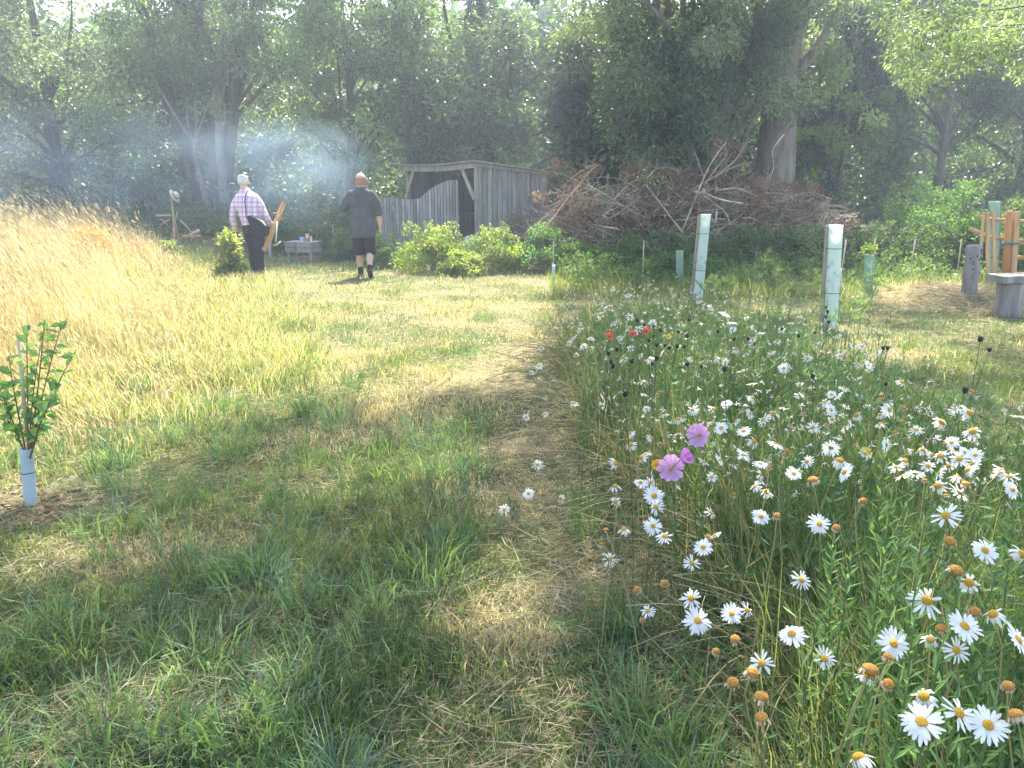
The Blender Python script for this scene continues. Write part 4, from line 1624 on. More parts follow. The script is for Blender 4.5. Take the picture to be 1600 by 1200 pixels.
# ------------------------------------------------------------ hat stand of branches
def hat_stand():
    dep = 17.0
    b = atd(272, 372, dep)
    base = gp(b[0], b[1])
    t = thing('branch_tripod', base, 'tripod of rough branches standing at the smoky wood edge', 'tripod')

    def q(px_, py_, dd=0):
        return aty(px_, py_, base[1] + dd) - base
    for a, e, r in (((271, 382), (266, 298), .024), ((283, 380), (268, 306), .03), ((262, 380), (277, 330), .02)):
        g = Geo()
        s_ = q(*a, rnd.uniform(-.2, .2))
        s_[2] = -.03
        limb(g, s_, q(*e), r, r * .7, .04, 8, 7)
        g.build('leg', M['pole'], t)
    g = Geo()
    limb(g, q(243, 337), q(268, 336), .025, .022, .05, 7, 7)
    g.build('crossbar', M['pole'], t)
    for a, e in (((250, 352), (265, 343)), ((262, 352), (251, 342))):
        g = Geo()
        limb(g, q(*a), q(*e), .018, .014, .05, 6, 6)
        g.build('strut', M['pole'], t)
    # hat
    c = q(273.5, 306) + base
    g = Geo()
    Rm = np.array(Matrix.Rotation(rad(62), 3, 'Y'))
    ang = np.linspace(0, 2 * PI, 19)[:-1]
    prof = [(.0, .085), (.05, .082), (.078, .06), (.085, .0), (.16, -.012), (.165, -.018), (.085, -.012), (.07, 0)]
    V = np.array([[rr * math.cos(a), rr * math.sin(a), z] for rr, z in prof for a in ang]) @ Rm.T
    F = [[k * 18 + i, (k + 1) * 18 + i, (k + 1) * 18 + (i + 1) % 18, k * 18 + (i + 1) % 18] for k in range(len(prof) - 1) for i in range(18)]
    g.add(V, F)
    h_ = thing('straw_hat', c, 'pale straw hat hung on top of the branch tripod', 'hat')
    g.build('hat_body', M['straw_hat'], h_)
    g = Geo()
    V = np.array([[rr * math.cos(a), rr * math.sin(a), z] for rr, z in ((.087, .004), (.086, .03)) for a in ang]) @ Rm.T
    g.add(V, [[i, (i + 1) % 18, 18 + (i + 1) % 18, 18 + i] for i in range(18)])
    g.build('hat_band', M['black'], h_)
    # low logs to the right
    for i, (a, e, r, lab) in enumerate([((281, 344), (303, 366), .018, 'thin dark pole slanting down right of the tripod'),
                                       ((296, 368), (312, 360), .045, 'short pale log lying right of the tripod, topmost'),
                                       ((286, 370), (313, 369), .04, 'longer pale log on the grass right of the tripod')]):
        g = Geo()
        A_, E_ = q(*a) + base, q(*e) + base
        limb(g, A_ - A_, E_ - A_, r, r * .9, .03, 6, 8)
        o = g.build('cut_log' if i else 'leaning_pole', M['pole' if i else 'branch'])
        o.location = tuple(A_)
        tag(o, lab, 'log' if i else 'pole')


hat_stand()



# ------------------------------------------------------------ people
def loft(g, rings, n=18):
    """rings: (x, y, z, rx, ry) horizontal ellipses, closed at both ends"""
    V = []
    th = np.arange(n) / n * 2 * PI
    for (x, y, z, rx, ry) in rings:
        V += [(x + rx * math.cos(a), y + ry * math.sin(a), z) for a in th]
    F = [[k * n + i, k * n + (i + 1) % n, (k + 1) * n + (i + 1) % n, (k + 1) * n + i] for k in range(len(rings) - 1) for i in range(n)]
    F.append([i for i in range(n)][::-1])
    F.append([(len(rings) - 1) * n + i for i in range(n)])
    g.add(np.array(V), F)


def chain(g, pts, rr, sides=12):
    """smooth tapered limb with rounded ends"""
    pts = np.asarray(pts, float)
    m = (len(pts) - 1) * 5 + 1
    s = np.linspace(0, len(pts) - 1, m)
    q = np.stack([np.interp(s, np.arange(len(pts)), pts[:, k]) for k in range(3)], 1)
    r = np.interp(s, np.arange(len(pts)), rr)
    for _ in range(2):
        q[1:-1] = (q[:-2] + q[1:-1] * 2 + q[2:]) / 4
    tube(g, q, r, sides)
    ellipsoid(g, q[0], (r[0],) * 3, nu=12, nv=8)
    ellipsoid(g, q[-1], (r[-1],) * 3, nu=12, nv=8)


def fuse(g, name, m, parent, voxel=.012, smooth=4, factor=.5):
    """one continuous surface out of overlapping volumes"""
    o = g.build(name, m, None)
    rm = o.modifiers.new('r', 'REMESH')
    rm.mode = 'VOXEL'
    rm.voxel_size = voxel
    sm = o.modifiers.new('s', 'SMOOTH')
    sm.iterations = smooth
    sm.factor = factor
    bpy.context.view_layer.update()
    dg = bpy.context.evaluated_depsgraph_get()
    me = bpy.data.meshes.new_from_object(o.evaluated_get(dg))
    old = o.data
    o.modifiers.clear()
    o.data = me
    bpy.data.meshes.remove(old)
    if not me.materials:
        me.materials.append(m)
    me.polygons.foreach_set('use_smooth', np.full(len(me.polygons), True))
    o.parent = parent
    return o


def hand(g, w, d, pn, thumb, curl=.5, sc=1.0):
    """w wrist, d hand direction, pn palm normal (fingers curl towards it), thumb side vector"""
    w, d, pn, th = np.asarray(w, float), norm(d), norm(pn), norm(thumb)
    for k in (-.026, 0, .026):
        chain(g, [w, w + d * .045 * sc + th * k * sc, w + d * .088 * sc + th * k * 1.15 * sc], [.022 * sc, .019 * sc, .015 * sc], 8)
    for k, L_ in ((-.034, .060), (-.012, .074), (.011, .080), (.033, .072)):
        b = w + d * .09 * sc + th * k * sc
        pts = [b]
        a = curl * .5
        for q in range(3):
            a += curl * .55
            pts.append(pts[-1] + (d * math.cos(a) + pn * math.sin(a)) * L_ * sc * (.42, .32, .26)[q])
        chain(g, pts, [.0105 * sc, .0098 * sc, .009 * sc, .008 * sc], 8)
    b = w + d * .03 * sc + th * .03 * sc
    chain(g, [b, b + (d * .6 + th * .6 + pn * .3) * .04 * sc, b + (d * .95 + th * .45 + pn * .55) * .068 * sc], [.015 * sc, .0115 * sc, .009 * sc], 8)


def head(g, c, yaw=0.0, tilt=0.0, k=1.0):
    """head centre c, facing +Y turned by yaw"""
    Rm = np.array(Matrix.Rotation(yaw, 3, 'Z') @ Matrix.Rotation(tilt, 3, 'X'))
    c = np.asarray(c, float)

    def E(p, r):
        ellipsoid(g, c + Rm @ (np.array(p) * k), np.array(r) * k, nu=16, nv=12, rot=Rm)
    E((0, -.012, .03), (.077, .095, .09))
    E((0, .022, -.035), (.062, .075, .072))
    E((0, .05, -.085), (.035, .035, .028))
    E((0, .098, -.018), (.013, .022, .024))
    E((0, .083, .022), (.05, .018, .012))
    E((0, .088, -.055), (.024, .012, .009))
    for s_ in (-1, 1):
        E((s_ * .079, -.005, -.01), (.010, .022, .033))
        E((s_ * .040, .062, -.025), (.024, .022, .018))
    return c, Rm


def eyes(c, Rm, parent):
    for s_ in (-1, 1):
        g = Geo()
        ellipsoid(g, c + Rm @ np.array([s_ * .035, .094, .005]), (.012, .008, .008), nu=10, nv=8)
        g.build('eye', M['cream'], parent)


def bald_man():
    b = at(571, 434)
    t = thing('person', b, 'stout balding man walking away in charcoal polo shirt and black shorts', 'person')
    # ---- body
    g = Geo()
    loft(g, [(0, 0, .80, .15, .12), (0, 0, .90, .185, .145), (0, .01, 1.0, .185, .15), (0, .02, 1.12, .185, .15), (0, .01, 1.25, .19, .135), (0, 0, 1.38, .19, .115), (0, 0, 1.46, .13, .09), (0, 0, 1.51, .075, .07)])
    chain(g, [(0, -.005, 1.44), (0, .015, 1.54), (0, .03, 1.60)], [.082, .076, .072])
    c, Rm = head(g, (.0, .03, 1.645), 0, 0, 1.14)
    # arms
    chain(g, [(.18, 0, 1.42), (.245, -.01, 1.30), (.275, -.02, 1.15), (.288, .0, 1.0), (.285, .04, .885)], [.062, .055, .047, .043, .030])
    hand(g, (.285, .045, .875), (.02, .12, -1), (-1, .1, 0), (0, 1, .1), .55)
    chain(g, [(-.18, 0, 1.42), (-.25, -.02, 1.30), (-.315, -.02, 1.175), (-.30, .10, 1.20), (-.24, .22, 1.24)], [.062, .055, .048, .042, .030])
    hand(g, (-.235, .225, 1.245), (.5, .7, .2), (.8, -.5, -.1), (0, .1, 1), .9)
    # legs: left planted, right heel lifting behind
    chain(g, [(-.09, 0, .84), (-.095, .03, .66), (-.095, .05, .48), (-.09, .06, .30), (-.085, .04, .12), (-.085, .03, .06)], [.105, .09, .063, .060, .040, .042])
    chain(g, [(.09, 0, .84), (.10, .00, .66), (.105, -.01, .50), (.115, -.11, .34), (.125, -.21, .20), (.13, -.25, .13)], [.105, .09, .063, .060, .040, .042])
    fuse(g, 'body', M['skin'], t, .0075, 3)
    eyes(c, Rm, t)
    # ---- hair (a cropped fringe round the back) 
    g = Geo()
    n = 18
    ang = np.linspace(PI * .98, PI * 2.02, n)
    V = []
    for z, k in ((-.055, .90), (-.02, 1.0), (.025, 1.02), (.045, .99)):
        for a in ang:
            V.append(1.14 * np.array([.083 * k * math.cos(a), -.010 + .098 * k * math.sin(a), z]))
    V = np.array(V) @ Rm.T + c
    g.add(V, [[k * n + i, k * n + i + 1, (k + 1) * n + i + 1, (k + 1) * n + i] for k in range(3) for i in range(n - 1)])
    g.build('hair', M['hair_short'], t)
    # ---- polo shirt
    g = Geo()
    loft(g, [(0, 0, .70, .222, .178), (0, 0, .78, .224, .178), (0, .01, .92, .222, .178), (0, .02, 1.08, .218, .175), (0, .01, 1.22, .232, .158), (0, 0, 1.35, .238, .140), (0, 0, 1.43, .215, .12), (0, 0, 1.485, .155, .10), (0, .005, 1.53, .10, .092)], 24)
    chain(g, [(.165, 0, 1.415), (.235, -.01, 1.32), (.27, -.02, 1.21), (.282, -.02, 1.13)], [.085, .086, .080, .080])
    chain(g, [(-.165, 0, 1.415), (-.235, -.015, 1.32), (-.285, -.02, 1.235), (-.318, -.02, 1.19)], [.085, .086, .080, .076])
    sh = fuse(g, 'polo_shirt', M['polo'], t, .012, 3)
    g = Geo()
    for k in range(2):
        tube(g, [(.09 * math.cos(a), .012 + .088 * math.sin(a), 1.525 + .02 * k + .012 * math.sin(a)) for a in np.linspace(0, 2 * PI, 17)], .013, 6, cap=False)
    g.build('collar', M['polo'], sh)
    # ---- shorts
    g = Geo()
    loft(g, [(0, 0, .72, .19, .155), (0, 0, .82, .20, .165), (0, 0, .95, .205, .165)], 20)
    loft(g, [(-.105, .045, .395, .098, .105), (-.103, .035, .5, .10, .11), (-.10, .02, .65, .105, .125), (-.09, 0, .80, .108, .14)], 18)
    loft(g, [(.112, -.012, .405, .098, .105), (.108, -.01, .5, .10, .11), (.10, .0, .65, .105, .125), (.09, 0, .80, .108, .14)], 18)
    fuse(g, 'shorts', M['black'], t, .012, 2)
    # ---- socks and shoes
    g = Geo()
    chain(g, [(-.085, .04, .17), (-.085, .03, .08)], [.047, .050])
    g.build('sock', M['black'], t)
    g = Geo()
    chain(g, [(.124, -.20, .215), (.13, -.245, .135)], [.047, .050])
    g.build('sock', M['black'], t)
    g = Geo()
    chain(g, [(-.085, -.01, .045), (-.09, .08, .045), (-.10, .19, .035)], [.045, .048, .036])
    box(g, (-.092, .08, .012), (.085, .27, .024))
    fuse(g, 'shoe', M['rubber'], t, .008, 3)
    g = Geo()
    chain(g, [(.13, -.265, .155), (.132, -.235, .085), (.135, -.17, .035)], [.045, .047, .034])
    beam(g, (.13, -.315, .17), (.136, -.17, .01), .088, .024, up=(0, 1, 0))
    fuse(g, 'shoe', M['rubber'], t, .008, 3)


bald_man()


def plaid_man():
    b = at(403, 430)
    t = thing('person', b, 'white-haired man in plaid shirt and black trousers walking away', 'person')
    g = Geo()
    hx = -.02
    loft(g, [(hx, 0, .80, .14, .115), (hx, 0, .90, .165, .125), (hx - .02, .01, 1.0, .165, .12), (hx - .05, .03, 1.14, .17, .125), (hx - .08, .06, 1.32, .175, .12), (hx - .09, .09, 1.42, .16, .10), (hx - .11, .11, 1.48, .10, .08)])
    chain(g, [(-.13, .10, 1.46), (-.155, .14, 1.53), (-.175, .17, 1.58)], [.076, .068, .066])
    c, Rm = head(g, (-.185, .19, 1.63), rad(22), rad(-22), 1.10)
    chain(g, [(-.26, .09, 1.39), (-.33, .06, 1.24), (-.365, .03, 1.07), (-.375, .04, .94), (-.36, .07, .83)], [.058, .052, .044, .04, .028])
    hand(g, (-.358, .075, .82), (.12, .15, -1), (1, .1, 0), (0, 1, .1), .9)
    chain(g, [(.05, .09, 1.39), (.125, .05, 1.26), (.19, .03, 1.09), (.235, .08, .99), (.255, .16, .92)], [.058, .052, .044, .04, .028])
    hand(g, (.257, .165, .915), (.1, .8, -.5), (1, 0, .3), (0, .4, 1), 1.0)
    chain(g, [(-.10, 0, .84), (-.085, .04, .66), (-.07, .07, .48), (-.06, .04, .28), (-.055, .02, .09)], [.10, .085, .062, .056, .042])
    chain(g, [(.065, 0, .84), (.07, .0, .66), (.07, -.01, .48), (.075, -.07, .28), (.08, -.12, .10)], [.10, .085, .062, .056, .042])
    fuse(g, 'body', M['skin'], t, .0075, 3)
    eyes(c, Rm, t)
    # hair
    g = Geo()

    def E(p, r):
        ellipsoid(g, c + Rm @ np.array(p) * 1.1, np.array(r) * 1.08, nu=16, nv=12, rot=Rm)
    E((0, -.022, .046), (.083, .094, .082))
    E((0, -.060, -.002), (.068, .05, .055))
    for _ in range(26):
        a_ = rnd.uniform(0, 2 * PI)
        E((.07 * math.cos(a_), -.03 + .075 * math.sin(a_), rnd.uniform(0, .10)), (.018, .018, .022))
    E((.0, .03, .095), (.06, .05, .035))
    for s_ in (-1, 1):
        E((s_ * .066, -.02, .02), (.022, .05, .05))
    o = fuse(g, 'hair', M['hair'], t, .008, 2)
    # shirt
    g = Geo()
    loft(g, [(hx, 0, .885, .178, .135), (hx - .01, .0, .95, .182, .14), (hx - .03, .01, 1.03, .188, .145), (hx - .05, .03, 1.14, .195, .148), (hx - .075, .055, 1.30, .215, .145), (hx - .09, .085, 1.40, .205, .125), (hx - .105, .105, 1.46, .15, .10), (hx - .12, .12, 1.51, .09, .08)], 24)
    chain(g, [(-.235, .09, 1.375), (-.325, .06, 1.25), (-.37, .03, 1.07), (-.38, .04, .94), (-.365, .068, .85)], [.082, .076, .066, .060, .042])
    chain(g, [(.03, .09, 1.375), (.125, .05, 1.26), (.195, .03, 1.09), (.232, .075, 1.0), (.25, .14, .94)], [.082, .076, .066, .057, .040])
    sh = fuse(g, 'shirt', M['plaid'], t, .011, 3)
    g = Geo()
    tube(g, [(-.15 + .08 * math.cos(a), .125 + .08 * math.sin(a), 1.515 + .01 * math.sin(a)) for a in np.linspace(0, 2 * PI, 17)], .017, 6, cap=False)
    g.build('collar', M['plaid'], sh)
    # trousers
    g = Geo()
    loft(g, [(hx, 0, .74, .165, .135), (hx, 0, .84, .18, .145), (hx, 0, .93, .175, .135)], 20)
    loft(g, [(-.057, .01, .03, .070, .085), (-.062, .04, .25, .078, .088), (-.075, .07, .48, .088, .095), (-.09, .04, .66, .10, .115), (-.10, 0, .82, .105, .125)], 18)
    loft(g, [(.085, -.12, .05, .070, .085), (.078, -.08, .25, .078, .088), (.07, -.02, .48, .088, .095), (.068, .0, .66, .10, .115), (.063, 0, .82, .105, .125)], 18)
    fuse(g, 'trousers', M['black'], t, .012, 2)
    for x0, y0, z0 in ((-.056, .02, 0), (.083, -.115, .02)):
        g = Geo()
        chain(g, [(x0, y0 - .03, z0 + .045), (x0, y0 + .06, z0 + .042), (x0 - .005, y0 + .16, z0 + .034)], [.043, .046, .034])
        fuse(g, 'shoe', M['rubber'], t, .008, 3)

    base = np.asarray(b, float)
    # ---- shoulder bag (hangs from him: a thing of its own)
    bg_ = thing('shoulder_bag', base + np.array([.13, -.14, .86]), 'black shoulder bag with white sticks poking out on the man\'s hip', 'bag')
    o0 = np.array([.13, -.14, .86])
    g = Geo()
    V = []
    outl = [(-.19, .20), (-.10, .22), (.10, .13), (.19, .02), (.17, -.12), (.08, -.17), (-.04, -.11), (-.14, .02)]
    for yy, k in ((-.05, .88), (-.035, 1), (.035, 1), (.05, .88)):
        V += [(x_ * k, yy, z_ * k) for x_, z_ in outl]
    m = len(outl)
    F = [[k * m + i, (k + 1) * m + i, (k + 1) * m + (i + 1) % m, k * m + (i + 1) % m] for k in range(3) for i in range(m)] + [list(range(m)), [3 * m + i for i in range(m)][::-1]]
    g.add(np.array(V), F)
    fuse(g, 'bag_body', M['black'], bg_, .012, 4)
    g = Geo()
    P_ = np.array([(-.07, -.14 - .02, 1.03), (-.075, -.13, 1.15), (-.09, -.10, 1.30), (-.085, -.045, 1.42), (-.07, .05, 1.50), (-.06, .15, 1.44)]) - o0
    tube(g, P_, .014, 6, squash=.4)
    g.build('strap', M['black'], bg_)
    for i in range(4):
        g = Geo()
        beam(g, (-.14 + .02 * i, -.035 + .012 * i, .235 - .01 * i), (.13 + .01 * i, -.062, .10 - .022 * i), .008, .005)
        tag(g.build('stick', M['cream'], None, smooth=False), ['topmost', 'second', 'third', 'lowest'][i] + ' white stick of the four across the black bag', 'stick')
        o = COL.objects[-1]
        o.location = tuple(base + o0)
    # ---- folded easel under the arm
    e0 = np.array([.26, .12, .40])
    ez = thing('folded_easel', base + e0, 'folded golden wooden easel carried slanting under the plaid man\'s arm', 'easel')
    bot, top = atd(413, 392, 13.45) - base - e0, atd(443, 318, 13.75) - base - e0
    ax = norm(top - bot)
    sd = norm(np.cross(ax, (0, 1, 0)))
    for k, (dx, ex, dy, w_) in enumerate(((-.028, .0, 0, .040), (.022, .03, .0, .040), (-.003, -.22, .035, .05))):
        g = Geo()
        beam(g, bot + sd * dx - np.array([0, dy, 0]), top + sd * dx + ax * ex - np.array([0, dy, 0]), w_, .022, (1, .9, .62), up=(0, 1, 0))
        g.build('rail', M['pole'], ez, smooth=False)
    for k, (s_, ln, off) in enumerate(((.80, .11, .06), (.42, .10, .02), (.06, .08, .02))):
        g = Geo()
        c_ = bot + (top - bot) * s_ - np.array([0, .03, 0])
        dd = norm(sd * .9 - ax * .35)
        beam(g, c_ - dd * .03 + sd * off * 0, c_ + dd * ln, .022, .022, (1, .95, .8), up=(0, 1, 0))
        g.build('bracket', M['pole'], ez, smooth=False)
    g = Geo()
    tube(g, np.array([atd(433, 346, 13.4), atd(431, 378, 13.4)]) - base - e0, .011, 7)
    g.build('metal_leg', M['guard_w'], ez)
    g = Geo()
    tube(g, np.array([atd(427, 384, 13.4), atd(433, 382, 13.4), atd(439, 377, 13.4)]) - base - e0, .014, 7)
    g.build('foot_bar', M['pole'], ez)
    # ---- small camera in the left hand
    g = Geo()
    box(g, (0, 0, 0), (.05, .10, .065))
    box(g, (0, 0, .04), (.03, .03, .018))
    tube(g, [(-.02, .02, 0), (-.06, .02, 0)], .024, 10)
    o = g.build('camera', M['rubber'], smooth=False)
    o.location = tuple(base + np.array([-.345, .09, .74]))
    tag(o, 'small black camera held low in the plaid man\'s left hand', 'camera')


plaid_man()


# ------------------------------------------------------------ flowers
def petals_mesh(kind):
    """flower head facing +Z, unit: metres. kinds: open, ragged, droop, spent"""
    g = Geo()
    n = {'open': 21, 'ragged': 16, 'droop': 18, 'spent': 17}[kind]
    R_ = {'open': .0245, 'ragged': .0235, 'droop': .022, 'spent': .010}[kind]
    a0, bias = rnd.random() * 6.3, rnd.uniform(.05, .5)
    for i in range(n):
        a = 2 * PI * (i + rnd.uniform(-.3, .3)) / n
        if kind != 'open' and rnd.random() < .17:
            continue
        L_ = R_ * rnd.uniform(.72, 1.1)
        w = {'open': .0062, 'ragged': .0050, 'droop': .0058, 'spent': .0038}[kind] * rnd.uniform(.85, 1.1)
        e = {'open': rnd.uniform(-.1, .12), 'ragged': rnd.uniform(-.5, .25), 'droop': rnd.uniform(-1.4, -.4), 'spent': rnd.uniform(-1.6, -1.0)}[kind]
        e += bias * (math.cos(a - a0) - .6) * (1 if kind != 'spent' else 0)
        d0 = np.array([math.cos(a), math.sin(a), 0])
        s = np.array([-math.sin(a), math.cos(a), 0])
        p = d0 * .0075 + np.array([0, 0, .001])
        V = []
        cur = p.copy()
        for q, (f, ww) in enumerate(((0, .45), (.35, .95), (.75, 1.0), (1.0, .45))):
            el = e * (.35 + .75 * f)
            if q:
                cur = cur + (d0 * math.cos(el) + np.array([0, 0, math.sin(el)])) * (f - pf) * L_
            pf = f
            tw = rnd.uniform(-.001, .001)
            V += [cur - s * w / 2 * ww + np.array([0, 0, tw]), cur + s * w / 2 * ww]
        c = tuple(np.array((.86, .86, .84)) * rnd.uniform(.88, 1)) if kind in ('open', 'ragged') else ((.80, .78, .72) if kind == 'droop' else (.62, .50, .36))
        g.add(np.array(V), [np.array([[0, 1, 3, 2], [2, 3, 5, 4], [4, 5, 7, 6]])], c)
    return g


PET = {}
for kd in ('open', 'ragged', 'droop', 'spent'):
    PET[kd] = []
    for _ in range(8):
        gg = petals_mesh(kd)
        o = gg.build('petals', M['petal'], smooth=False)
        PET[kd].append(o.data)
        bpy.data.objects.remove(o)


def disc_mesh(r, h, m):
    g = Geo()
    ellipsoid(g, (0, 0, .001), (r, r, h), nu=14, nv=8)
    V = g.V[0]
    V += (RNG.random(V.shape) - .5).astype(np.float32) * .0009
    o = g.build('centre', m)
    d = o.data
    bpy.data.objects.remove(o)
    return d


DISC = {'open': disc_mesh(.0085, .004, M['disc']), 'ragged': disc_mesh(.0088, .005, M['disc']), 'droop': disc_mesh(.0098, .0072, M['disc']), 'spent': disc_mesh(.0098, .0072, M['disc_old'])}


def stemcurve(base, tip, nrm=None, r=.0016, sides=5, seg=8, sag=.12):
    d = tip - base
    L_ = np.linalg.norm(d)
    m1 = base + np.array([d[0] * .15, d[1] * .15, d[2] * .55])
    if nrm is not None:
        m2 = tip - norm(nrm) * L_ * .22
    else:
        m2 = base + d * .8
    s = np.linspace(0, 1, seg)[:, None]
    return (1 - s) ** 3 * base + 3 * s * (1 - s) ** 2 * m1 + 3 * s * s * (1 - s) * m2 + s ** 3 * tip


def put_child(name, data, parent, loc, N, spin):
    o = bpy.data.objects.new(name, data)
    COL.objects.link(o)
    o.parent = parent
    o.location = tuple(loc)
    q = Vector(N).to_track_quat('Z', 'Y')
    o.rotation_euler = (q.to_matrix() @ Matrix.Rotation(spin, 3, 'Z')).to_euler()
    return o


ANCH = [(1093, 680, 'upper pink mallow'), (1049, 732, 'lower pink mallow'), (952, 527, 'leftmost red poppy'), (988, 523, 'middle red poppy'), (1010, 519, 'rightmost red poppy'),
        (1090, 450, 'leaning tall guard'), (1297, 505, 'tall white-lit guard'), (1062, 448, 'short green guard'), (1356, 458, 'squat green guard'), (1312, 720, 'bell-shaped hanging daisy'),
        (1270, 751, 'fringed brown centre'), (1291, 665, 'red-brown dome'), (1518, 612, 'high orange dome'), (1349, 783, 'orange head on leaning stem'), (1189, 807, 'flat mid-bed daisy'),
        (1020, 822, 'round left-side daisy'), (788, 796, 'leftmost daisy'), (840, 726, 'tilted path daisy'), (1509, 757, 'dome on thick stem'), (1478, 806, 'wide floppy daisy'), (1280, 819, 'clear round daisy'),
        (1539, 860, 'big right-edge daisy'), (1440, 1128, 'largest bottom daisy'), (1360, 1048, 'skirted brown dome'), (1237, 991, 'lone open daisy'), (1472, 660, 'drooping right-side daisy'),
        (1044, 527, 'small yellow flower'), (1352, 709, 'yellow button flower'), (865, 430, 'small white guard'), (1004, 440, 'tiny capped guard')]
RELS = []
DIRS = ['right of', 'lower right of', 'below', 'lower left of', 'left of', 'upper left of', 'above', 'upper right of']


def relate(o, px, py, what, group):
    RELS.append((o, px, py, what, group))


def give_labels():
    seen = {}
    for o, px, py, what, group in RELS:
        c = sorted(ANCH, key=lambda a: (a[0] - px) ** 2 + (a[1] - py) ** 2)[:9]
        for k, a in enumerate(c):
            dx, dy = px - a[0], py - a[1]
            d = math.hypot(dx, dy)
            w = DIRS[int(round(math.atan2(dy, dx) / (PI / 4))) % 8]
            q = 'close' if d < 22 else ('a little way' if d < 45 else ('some way' if d < 85 else 'far'))
            lab = '%s, %s %s the %s' % (what, q, w, a[2])
            if lab not in seen:
                break
        o['label'] = lab
        seen.setdefault(lab, []).append((o, group))
    for lab, l in seen.items():
        for o, group in l:
            o['group'] = group


def daisy(px, py, kind, label, group=None, h=None, scale=1.0, face=None):
    H = h if h is not None else rnd.uniform(.56, .70)
    r_ = ray(px, py)
    tcur = (CAMH - H) / (-r_[2])
    tip = np.array([0, 0, CAMH]) + tcur * r_
    gz = float(gh(tip[0], tip[1]))
    off = np.array([rnd.uniform(-.10, .14), rnd.uniform(-.08, .12)])
    if tip[0] < .75 and H < .5:
        off = np.array([rnd.uniform(.18, .45), rnd.uniform(-.1, .2)])
    b = gp(tip[0] + off[0], tip[1] + off[1])
    t = thing('daisy', b, label, 'daisy', group)
    if label is None:
        relate(t, px, py, {'open': 'open white daisy', 'ragged': 'ragged white daisy', 'droop': 'white daisy with hanging petals', 'spent': 'brown spent daisy'}[kind], group)
    if face is None:
        # heads mostly look up and a little to the open side
        N = norm(np.array([rnd.gauss(-.15, .7), rnd.gauss(-.3, .6), .85]))
        if kind == 'spent':
            N = norm(np.array([rnd.gauss(0, .35), rnd.gauss(-.1, .35), 1.0]))
    else:
        N = norm(np.array(face, float))
    T = tip - b
    g = Geo()
    P = stemcurve(np.array([0, 0, -.01]), T - N * .003, N)
    c = (.12, .18, .05) if kind in ('open', 'ragged') else rnd.choice([(.34, .30, .12), (.42, .34, .16), (.22, .24, .08)])
    tube(g, P, np.linspace(.0022, .0014, len(P)), 5, c)
    # a few narrow leaves on the stem
    k = rnd.randint(3, 6)
    ii_ = RNG.integers(1, 6, k)
    D = RNG.normal(0, .6, (k, 3)) + np.array([0, 0, .5])
    leaves(g, P[ii_], D, .03 + .04 * RNG.random(k), .006, np.array([.09, .16, .05]), fold=.2)
    g.build('stem', M['stem'], t)
    s_ = scale * (rnd.uniform(.92, 1.08) if label else rnd.uniform(.66, 1.08))
    sp_ = rnd.random() * 6
    o = put_child('petals', rnd.choice(PET[kind]), t, T, N, sp_)
    o.scale = (s_,) * 3
    o = put_child('centre', DISC[kind], t, T, N, sp_)
    o.scale = (s_,) * 3


